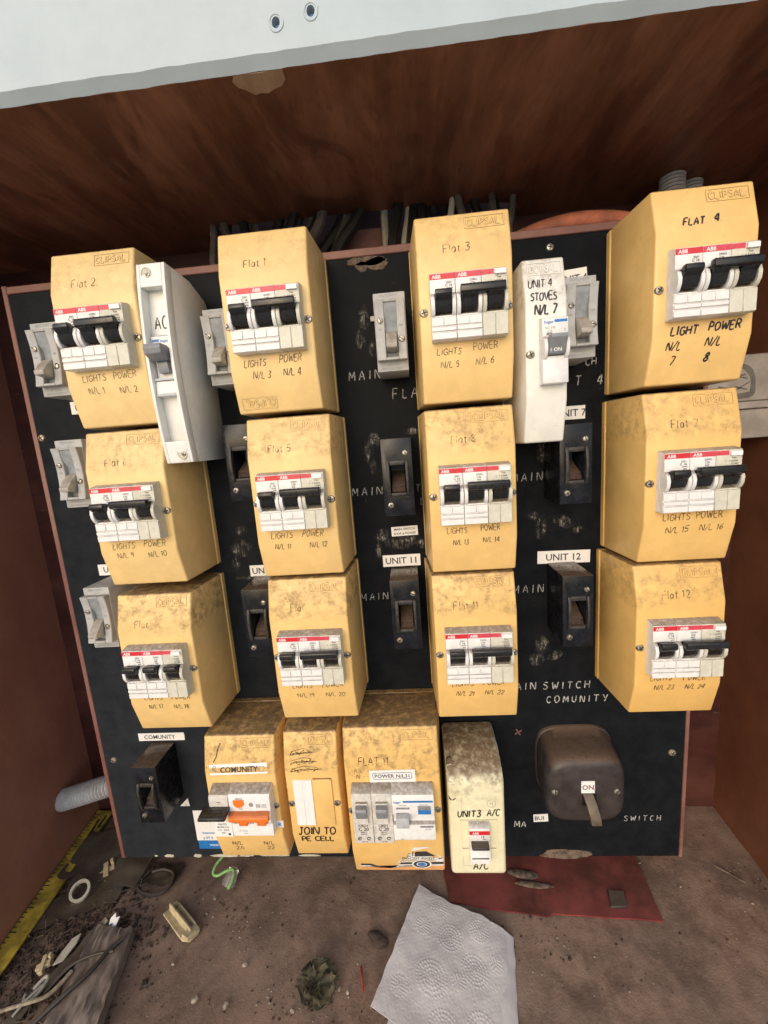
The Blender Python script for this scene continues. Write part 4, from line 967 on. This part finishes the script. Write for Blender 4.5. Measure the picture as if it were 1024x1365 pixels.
corrugated([(-462, 44, -413), (-440, 42, -405), (-400, 44, -394), (-360, 52, -388)], 12.8, 42, 'grey corrugated conduit from the left wall into the back of the panel')
corrugated([(250, 56, 226), (250, 55, 200), (249, 52, 160), (248, 50, 120)], 10.4, 40, 'thicker grey corrugated conduit coming down behind the Flat 4 box')
corrugated([(276, 70, 226), (275, 68, 200), (274, 62, 160), (272, 58, 120)], 9, 40, 'thinner grey corrugated conduit coming down behind the Flat 4 box')
r = thing('painted_rail', 'dusty grey painted rail at the right, behind the Flat 4 and Flat 7 boxes', 'rail', (315, 60, 15))
ob('rail', G().box(-54, 33, -36, 15, -3, 40).bevel(1, 1).done('rail'), 'ductgrey', r)
ob('ledge', G().box(-54, 33, -36, 17, -10, -3.2).bevel(.6, 1).done('ledge'), 'ductgrey', r)
ob('lower_board', G().box(-54, 33, -36, 14, -38, -10.2).bevel(.8, 1).done('lower'), 'ductgrey', r)
g = G(); Fd = flat(15)
pl = [(-22, 30), (-8, 31), (2, 28), (8, 20), (9, 8), (6, 3), (-22, 2)]
g.stroke(smooth2(pl, 4), 5, Fd)
for q in (((-20, 24), (4, 18)), ((-20, 18), (2, 22)), ((-22, 12), (-6, 8), (6, 15)), ((-22, 8), (-6, 11), (4, 8))): g.stroke(list(q), 1.6, Fd)
ob('worn_mark', g.done('mk', recalc=False), 'ductmark', r)

# ------------------------------------------------------------------ things on the floor
def poly_plate(name, pts, z0, z1, mat, label, cat, bev=.6, **kw):
    g = G(); g.hull([[(x, y, z) for x, y in pts] for z in (z0, z1)]); g.bevel(bev, 1)
    return tag(ob(name, g.done(name), mat), label, cat, **kw)
def rough(pts, n=3, amp=.8, seed=0):
    out = []
    for i, (a, b) in enumerate(zip(pts, pts[1:]+pts[:1])):
        for k in range(n):
            t = k/n; x, y = a[0]+(b[0]-a[0])*t, a[1]+(b[1]-a[1])*t
            out.append((x+amp*mnoise.noise(Vector((x*.3, y*.3, seed))), y+amp*mnoise.noise(Vector((x*.3, y*.3, seed+9)))))
    return out
# dark red sheet
g = G(); nx, ny = 40, 14
cor = [(-3, 78), (228, 82), (217, -32.5), (10, -17)]
V = []
for j in range(ny+1):
    V.append([])
    for i in range(nx+1):
        u, v = i/nx, j/ny; a = Vector(cor[3]).lerp(Vector(cor[2]), u); b = Vector(cor[0]).lerp(Vector(cor[1]), u); p = a.lerp(b, v)
        p.y -= 5*math.sin(u*3.1)*(1-v)*(1 if u < .5 else .4)
        V[-1].append((p.x, p.y, FZ+2.2+1.4*mnoise.noise(Vector((p.x*.03, p.y*.03, 5)))))
def sheet_grid(g, V, th):
    top = [[g.bm.verts.new(p) for p in r] for r in V]; bot = [[g.bm.verts.new((p[0], p[1], p[2]-th)) for p in r] for r in V]
    J, I = len(V)-1, len(V[0])-1
    for j in range(J):
        for i in range(I):
            g.bm.faces.new((top[j][i], top[j][i+1], top[j+1][i+1], top[j+1][i])); g.bm.faces.new((bot[j][i], bot[j+1][i], bot[j+1][i+1], bot[j][i+1]))
    for j in range(J):
        for i in (0, I): g.bm.faces.new((top[j][i], top[j+1][i], bot[j+1][i], bot[j][i]))
    for i in range(I):
        for j in (0, J): g.bm.faces.new((top[j][i], top[j][i+1], bot[j][i+1], bot[j][i]))
sheet_grid(g, V, 1.6)
tag(ob('red_sheet', g.done('red', 40), 'redpanel'), 'dark red sheet lying on the floor under the panel, partly under the paper towel', 'sheet')
poly_plate('black_tab', [(175.5, -6), (192, -8), (188, -23), (171.3, -23.5)], FZ+3, FZ+5.4, 'blacksheet', 'small square black tab lying on the dark red sheet', 'tab', .8)
def chunk(name, cx, cy, L, Wd, T, ang, mat, label, cat, seed, z=FZ, group=None):
    g = G(); n = 9; rings = []
    for k in range(7):
        t = k/6-.5; s = (1-abs(2*t)**3*.65)
        rings.append([(t*L, s*Wd/2*math.cos(a)*(1+.35*mnoise.noise(Vector((t*4, a*2, seed)))), T/2+s*T/2*math.sin(a)*(1+.35*mnoise.noise(Vector((t*4, a*2, seed+5))))) for a in [2*math.pi*i/n for i in range(n)]])
    g.hull(rings); o = ob(name, g.done(name, 50), mat, None, (cx, cy, z)); o.rotation_euler.z = ang
    return tag(o, label, cat, group)
chunk('bark_piece', 93, 10, 32, 10, 2.6, -.15, 'bark', 'larger bark flake on the dark red sheet', 'bark', 1, FZ+2.5)
chunk('bark_piece', 102, -1, 40, 7, 2.6, -.1, 'bark', 'long thin bark flake on the dark red sheet, nearest the towel', 'bark', 2, FZ+2.5)
chunk('twig', 312, 12, 34, 2.4, 2.4, -.75, 'bark', 'curved brown twig near the right wall', 'twig', 3)
# paper towel
def towel(g, A, B, Cc, D, lift, nx=210, ny=230, emb=1., seed=0):
    A, B, Cc, D = map(Vector, (A, B, Cc, D)); cs = []
    random.seed(21+seed)
    for cx, cy, k in ((.45, .28, 1.), (.18, .30, .6), (.72, .42, 1.), (.38, .62, 1.15), (.6, .55, .5), (.83, .75, 1.), (.15, .78, .6), (.55, .86, 1.), (.28, .10, .7), (.72, .13, .8), (.9, .3, .5), (.5, 1.05, .8)): cs.append((cx, cy, k))
    L1, L2 = (B-A).length, (D-A).length; V = []
    for j in range(ny+1):
        V.append([])
        for i in range(nx+1):
            u, v = i/nx, j/ny; p = A.lerp(B, u).lerp(D.lerp(Cc, u), v); h = 0.
            for cx, cy, k in cs:
                dx, dy = (u-cx)*L1, (v-cy)*L2; rr = math.hypot(dx, dy); an = math.atan2(dy, dx)
                for r0 in (3.2*k, 5.6*k, 8.2*k, 11*k):
                    w2 = abs(rr-r0)
                    if w2 < 1.1: h += (.5+.5*math.cos(w2/1.1*math.pi))*(.5+.5*math.cos(an*round(r0*2.4)))*.85
                if rr < 2*k: h += .5
            edge = min(u, 1-u, v)*L1
            h += .22*max(0, math.sin(p.x*1.9+p.y*.5))*max(0, math.sin(p.y*1.9-p.x*.5))+.25*mnoise.noise(Vector((p.x*.5, p.y*.5, 11+seed)))
            h = h*emb*.42+mnoise.noise(Vector((p.x*.035, p.y*.035, 4+seed)))*1.3+mnoise.noise(Vector((p.x*.12, p.y*.12, 2+seed)))*.3
            p = p+Vector((mnoise.noise(Vector((v*9, u*9, 1+seed))), mnoise.noise(Vector((u*9, v*9, 6+seed)))))*(.9 if edge < 1 else 0)
            fold = 3.5*max(0, (u-.86)/.14)**2 + 2.2*(1-v)*math.sin(u*6)
            V[-1].append((p.x, p.y, FZ+lift+h-fold))
    sheet_grid(g, V, .5)
r = thing('paper_towel', 'crumpled folded white paper towel with embossed rings on the floor', 'paper towel', (0, 0, 0))
g = G(); towel(g, (-21.5, -2.5), (64, -46), (38, -150), (-66, -102), 6.0); ob('top_layer', g.done('tw', 60), 'towel', r)
g = G(); towel(g, (-14, -10), (69, -47), (50, -150), (-54, -118), 3.0, 60, 70, .4, 3); ob('under_layer', g.done('tw2', 60), 'towel', r)
random.seed(11)
# yellow rule along the left wall
r = thing('folding_rule', 'dusty yellow rule with black markings along the left wall', 'rule', (-452, 0, FZ))
g = G(); g.hull([[(-16, 92, z), (7, 92, z), (23, -60, z), (33, -160, z), (12, -160, z), (1.5, -60, z)] for z in (5, 7.5)]); ob('blade', g.bevel(.5, 1).done('blade'), 'yrule', r)
g = G()
for a, b in (((-3, 78), (4, 40)), ((3, 84), (5, 66)), ((20, -104), (22, -122))): g.hull([[(a[0]-1.5, a[1], z), (a[0]+1.5, a[1], z), (b[0]+1.5, b[1], z), (b[0]-1.5, b[1], z)] for z in (7.3, 7.8)])
for i in range(40):
    y = 86-i*4.6; x0 = -15+(92-y)*.112; L = 7 if i % 5 == 0 else 3.5
    g.hull([[(x0, y, z), (x0+L, y, z), (x0+L, y-1, z), (x0, y-1, z)] for z in (7.3, 7.75)])
ob('printed_marks', g.done('pm'), 'print', r)
# grey sheet lying over the rule
g = G(); V = []
for j in range(15):
    V.append([])
    for i in range(19):
        x = -450+106*i/18+8*mnoise.noise(Vector((j*.3, 2, 1))); y = -2+58*j/14+6*mnoise.noise(Vector((i*.3, 4, 1)))-.12*(x+400)
        V[-1].append((x, y, FZ+9+3.5*mnoise.noise(Vector((x*.03, y*.04, 2)))+1.2*mnoise.noise(Vector((x*.1, y*.1, 2)))))
sheet_grid(g, V, .8); tag(ob('dust_sheet', g.done('ds', 60), 'blacksheet'), 'dusty dark plastic sheet across the yellow rule by the lower left panel corner', 'plastic sheet')
g = G(); V = []
for j in range(11):
    V.append([])
    for i in range(17):
        x = -440+80*i/16; y = -36+36*j/10+.45*(x+400)+5*mnoise.noise(Vector((i*.4, 1, 8))); V[-1].append((x, y, FZ+4+2.2*mnoise.noise(Vector((x*.05, y*.06, 7)))))
sheet_grid(g, V, .6); tag(ob('black_film', g.done('bf', 60), 'blacksheet'), 'black plastic film under the white tape ring', 'plastic film')
# tape ring
g = G(); n = 36; rings = []
for rr, z in ((7.6, 0), (9.9, 0), (10.1, 5), (7.4, 5), (7.6, 0)): rings.append([(rr*math.cos(2*math.pi*i/n), rr*math.sin(2*math.pi*i/n), z) for i in range(n)])
g.hull(rings, cap=False); o = ob('tape_ring', g.done('ring'), 'tape', None, (-404, -14, FZ+9)); o.rotation_euler = (.45, .25, 0); tag(o, 'off-white plastic ring lying on black film near the rule', 'ring')
# broken cream clips
def clip_piece(cx, cy, ang, s, label):
    g = G()
    g.hull([[(x*s, y*s, z*s) for x, y in ((-26, -6), (20, -8), (27, -3), (26, 8), (-20, 10), (-27, 4))] for z in (0, 2)])
    g.hull([[(x*s, y*s, z*s) for x, y in ((-25, 0), (22, -1), (22, 1), (-25, 2))] for z in (1.9, 10)])
    g.hull([[(x*s, y*s, z*s) for x, y in ((-26, 2), (-24, 2), (-21, 9), (-23, 9))] for z in (1.9, 8)])
    g.hull([[(x*s, y*s, z*s) for x, y in ((18, -8), (27, -6), (26, 9), (17, 9))] for z in (1.9, 7)])
    g.hull([[(x*s, y*s, z*s) for x, y in ((-20, 8), (18, 7), (18, 9), (-20, 10))] for z in (1.9, 8)])
    o = ob('broken_clip', g.bevel(.4, 1).done('clip'), 'creamfrag', None, (cx, cy, FZ+1)); o.rotation_euler = (-.25, 0, ang); return tag(o, label, 'plastic piece')
clip_piece(-274, -40, -.56, .92, 'larger broken cream plastic clip on open floor below the panel')
def cross_piece(cx, cy, ang, s, label):
    g = G(); g.hull([[(x*s, y*s, z*s) for x, y in ((-8, -3), (8, -3), (8, 3), (-8, 3))] for z in (0, 5)]); g.hull([[(x*s, y*s, z*s) for x, y in ((-2.5, -9), (2.5, -9), (2.5, 9), (-2.5, 9))] for z in (1, 7)]); g.hull([[(x*s, y*s, z*s) for x, y in ((5, 3), (8, 3), (8, 8), (5, 8))] for z in (0, 9)])
    o = ob('broken_clip', g.bevel(.4, 1).done('clip2'), 'creamfrag', None, (cx, cy, FZ+4)); o.rotation_euler = (.1, -.15, ang); return tag(o, label, 'plastic piece')
cross_piece(-391, 10, .6, 1.05, 'cross-shaped cream plastic piece beside the white ring')
cross_piece(-389, -78, .35, .8, 'small cream plastic piece at the bottom left among dark crumbs')
# pale chips
def chip(cx, cy, pts, label, z=7, mat='tape', rx=.15):
    g = G(); g.hull([[(x, y, h_) for x, y in pts] for h_ in (0, 1.6)]); o = ob('pale_chip', g.bevel(.3, 1).done('chip'), mat, None, (cx, cy, FZ+z)); o.rotation_euler = (rx, -.1, 0); return tag(o, label, 'chip')
chip(-374, -66, [(-7, -12), (2, -9), (6, 4), (5, 12), (-2, 8), (-5, -2)], 'pale leaf-shaped chip left of the weathered wood')
chip(-343, -43, [(-4, -5), (4, -6), (6, 4), (2, 3), (0, 7), (-4, 3)], 'white jagged chip at the top end of the weathered wood', 9, 'sticker', .6)
chip(-354, -44, [(-5, -3), (3, -4), (5, 2), (0, 5)], 'tan chip at the top end of the weathered wood', 8, 'twig', .3)
g = G(); g.tube([(-383, -96, FZ+6), (-378, -88, FZ+8), (-374, -90, FZ+8), (-376, -100, FZ+7), (-384, -104, FZ+6), (-387, -100, FZ+6)], 1.6, 7, sub=4); tag(ob('plastic_loop', g.done('loop'), 'tape'), 'pale bent plastic loop among dark crumbs at the bottom left', 'loop')
# weathered wood
g = G(); V = []
P0, P1, P2, P3 = Vector((-357, -47)), Vector((-317, -50)), Vector((-283, -190)), Vector((-340, -190))
rings = []
for k in range(60):
    t = k/59; k = k*.36; a = P0.lerp(P3, t); b = P1.lerp(P2, t); ring = []
    for i in range(25):
        u = i/24; p = a.lerp(b, u); ring.append((p.x+2.6*mnoise.noise(Vector((k*.7, u*2, 1))), p.y+5*mnoise.noise(Vector((u*5, 7, k*.1)))*(1 if t < .2 else .3), FZ+11+2.6*mnoise.noise(Vector((u*3, k*.35, 2)))+2.6*mnoise.noise(Vector((u*9, k*.14, 5)))+1.2*mnoise.noise(Vector((u*14, k*.9, 8)))))
    rings.append(ring+[(b.x+1, b.y, FZ+1), (a.x-1, a.y, FZ+1)])
g.hull(rings); tag(ob('weathered_wood', g.done('ww', 40), 'plank'), 'grey weathered piece of wood lying in the debris at the bottom left', 'wood piece')
def strand(name, pts, rr, mat, label, cat, group=None, flatz=1.):
    g = G(); g.tube(pts, rr, 7, sub=5)
    return tag(ob(name, g.done(name), mat), label, cat, group)
strand('black_strip', [(-318, -62, FZ+16), (-325, -72, FZ+16), (-330, -88, FZ+17), (-342, -104, FZ+16), (-360, -122, FZ+10)], 2.2, 'wireblk', 'black rubber strip lying across the weathered wood', 'strip')
strand('black_strip', [(-320, -72, FZ+15.5), (-340, -76, FZ+16), (-356, -84, FZ+14), (-368, -100, FZ+8)], 1.4, 'wireblk', 'thin black strip lying across the weathered wood, left branch', 'strip')
g = G(); V = []
for j in range(18):
    V.append([])
    for i in range(7):
        t = j/17; x = -352-34*t+(i-3)*3.2*(1-.3*t)+3*math.sin(t*7); y = -46-78*t+(i-3)*1.2; V[-1].append((x, y, FZ+9+4*mnoise.noise(Vector((i*.6, j*.3, 3)))-3*t))
sheet_grid(g, V, .8); tag(ob('rubber_flap', g.done('rf', 60), 'blacksheet'), 'torn black rubber flap along the left side of the weathered wood', 'rubber')
strand('twig', [(-352, -86, FZ+12), (-357, -98, FZ+12), (-364, -104, FZ+11), (-385, -109, FZ+9), (-420, -117, FZ+6), (-450, -124, FZ+5)], lambda t: 2.0-.8*t, 'twig', 'pale bent twig crossing the debris at the bottom left corner', 'twig')
strand('twig', [(-374, -94, FZ+9), (-379, -104, FZ+10), (-383, -116, FZ+9)], 1.1, 'tape', 'short straight pale twig at the bottom left', 'twig')
strand('black_cable', [(-338, 16, FZ+4), (-344, 0, FZ+5), (-338, -10, FZ+4), (-318, -13, FZ+4), (-305, -6, FZ+5), (-308, 8, FZ+6), (-322, 12, FZ+7), (-335, 10, FZ+6)], 2.0, 'wireblk', 'loop of black cable on the floor below the panel', 'cable')
g = G(); V = []
for j in range(10):
    V.append([])
    for i in range(13):
        x = -345+42*i/12; y = -1+22*j/9+3*mnoise.noise(Vector((i*.5, 1, 3))); V[-1].append((x, y+.1*x*0, FZ+3+3*mnoise.noise(Vector((x*.09, y*.09, 6)))))
sheet_grid(g, V, .8); tag(ob('black_rag', g.done('rag', 60), 'wireblk'), 'crumpled black scrap lying inside the black cable loop', 'scrap')
strand('grass_stem', [(-252, 8, FZ+2), (-262, -6, FZ+3), (-272, -18, FZ+2)], .7, 'bark', 'thin dark stem lying above the broken cream clip', 'stem')
# green earth wire and clear connector
strand('green_wire', [(-238, 22, -446), (-243, 8, -452), (-250, 2, -458), (-252, -4, -463), (-246, -6, -464), (-236, -2, -462), (-230, 0, -464), (-231, -4, -472), (-235, -8, -479)], 1.5, 'green', 'twisted green wire hanging under the COMUNITY box', 'wire')
g = G(); g.cyl((-238, -2, FZ+4), (.25, .4, .55), 6, 16, 14, taper=[(0, 7.5), (2, 7.5), (9, 6.6), (14, 6), (16, 4)]); tag(ob('wire_connector', g.done('conn'), 'clear'), 'clear plastic connector at the end of the green wire', 'connector')
# dead leaf
r = thing('dried_leaf', 'crumpled dark green dried leaf on the floor left of the paper towel', 'leaf', (-116, -88, FZ))
def leafy(seed, ang, L, Wd, curl):
    g = G(); V = []
    for j in range(12):
        V.append([])
        for i in range(9):
            t, u = j/11, i/4-1; wv = Wd*math.sin(math.pi*min(1, t*.95+.04))**.8*(1+.22*math.sin(j*2.4+seed)); x, y = u*wv, t*L
            z = 3+curl*abs(u)*5+3.5*mnoise.noise(Vector((u*2, t*5, seed)))+2*t*(1-t)*6
            ca, sa = math.cos(ang), math.sin(ang); V[-1].append((x*ca-y*sa, x*sa+y*ca, max(.6, z)))
    sheet_grid(g, V, .5); return g.done('leaf', 60)
for k, (a, L, Wd, cu) in enumerate(((.5, 19, 13, .8), (-.6, 21, 14, .5), (2.5, 17, 14, .8), (1.5, 14, 10, 1.), (-2.3, 18, 14, .4))): ob('lobe', leafy(k*3.1, a, L, Wd, cu), 'leaf', r)
strand('red_wire', [(-78, -72, FZ+2), (-76, -80, FZ+3), (-74, -90, FZ+2)], 1.0, 'redwire', 'short bit of red wire left of the paper towel', 'wire')
chunk('dark_stain_lump', -64, -50, 22, 12, 2.2, -.5, 'soil', 'dark flat clod of dirt touching the left edge of the paper towel', 'clod', 9)
# countable bigger stones
for i, (x, y, s) in enumerate(((-322, -114, 10), (-226, -98, 5), (-196, -101, 4.5), (-248, -14, 3.5), (-262, -72, 3), (-190, -72, 4), (-96, -88, 3), (-88, -90, 3), (-135, -103, 3.4))):
    chunk('pebble', x, y, s*1.3, s, s*.8, i*.7, 'gritpale' if i else 'bark', 'rounded brown pebble at the bottom edge beside the weathered wood' if i == 0 else 'small pale pebble on the dusty floor', 'pebble', 30+i, FZ, None if i == 0 else 'pale pebbles on the floor')
# grit and crumbs: uncountable
def scatter(name, n, pick, size, mat, label, seed):
    random.seed(seed); g = G()
    for _ in range(n):
        x, y = pick(); s = size*random.choice((.5, .6, .8, 1, 1.6))*random.uniform(.6, 1.4); h = s*random.uniform(.3, .8)
        a = random.uniform(0, 6.28); m = random.choice((3, 4, 5)); el = random.uniform(.4, 1)
        base = [(x+s*math.cos(a+2*math.pi*i/m)*random.uniform(.7, 1.2), y+el*s*math.sin(a+2*math.pi*i/m)*random.uniform(.7, 1.2)) for i in range(m)]
        z = FZ+mnoise.noise(Vector((x*.02, y*.02, 3)))*1.6+mnoise.noise(Vector((x*.07, y*.07, 8)))-1.5
        g.hull([[(p[0], p[1], z-.4) for p in base], [(x+(p[0]-x)*.6, y+(p[1]-y)*.6, z+h) for p in base]])
    o = ob(name, g.done(name, 10), mat); return tag(o, label, 'debris', None, 'stuff')
allf = lambda: (random.uniform(-440, 340), random.uniform(-125, 85))
def clump():
    c = random.choice(((-200, -25, 20), (-215, -40, 15), (80, -45, 25), (-70, -105, 18), (-260, -25, 18), (110, -50, 18), (-150, -95, 16), (330, 10, 16), (-100, -112, 20), (-290, -95, 30)))
    return (random.gauss(c[0], c[2]), random.gauss(c[1], c[2]*.6))
def pile():
    while True:
        x, y = random.gauss(-385, 40), random.gauss(-65, 38)
        if x > -446 and y < 5-(.35*(x+360) if x > -360 else 0): return x, y
scatter('pale_grit', 420, lambda: allf() if random.random() < .6 else clump(), .75, 'gritpale', 'scattered pale grit on the dusty floor', 1)
scatter('dark_grit', 900, lambda: allf() if random.random() < .6 else clump(), 1.0, 'soil', 'scattered dark grit on the dusty floor', 2)
scatter('crumbs', 1900, pile, 2.1, 'soil', 'dark crumbly dirt heaped at the bottom left of the floor', 3)
random.seed(5); g = G()
for _ in range(120):
    x, y = pile(); a = random.uniform(0, 6.28); L = random.uniform(6, 20); z = FZ+random.uniform(1, 6)
    g.tube([(x, y, z), (x+L*.5*math.cos(a), y+L*.5*math.sin(a), z+random.uniform(0, 3)), (x+L*math.cos(a+.5), y+L*math.sin(a+.5), z)], random.uniform(.25, .55), 4)
tag(ob('fibres', g.done('fib', 10), 'bark'), 'brown plant fibres mixed into the dark dirt at the bottom left', 'debris', None, 'stuff')
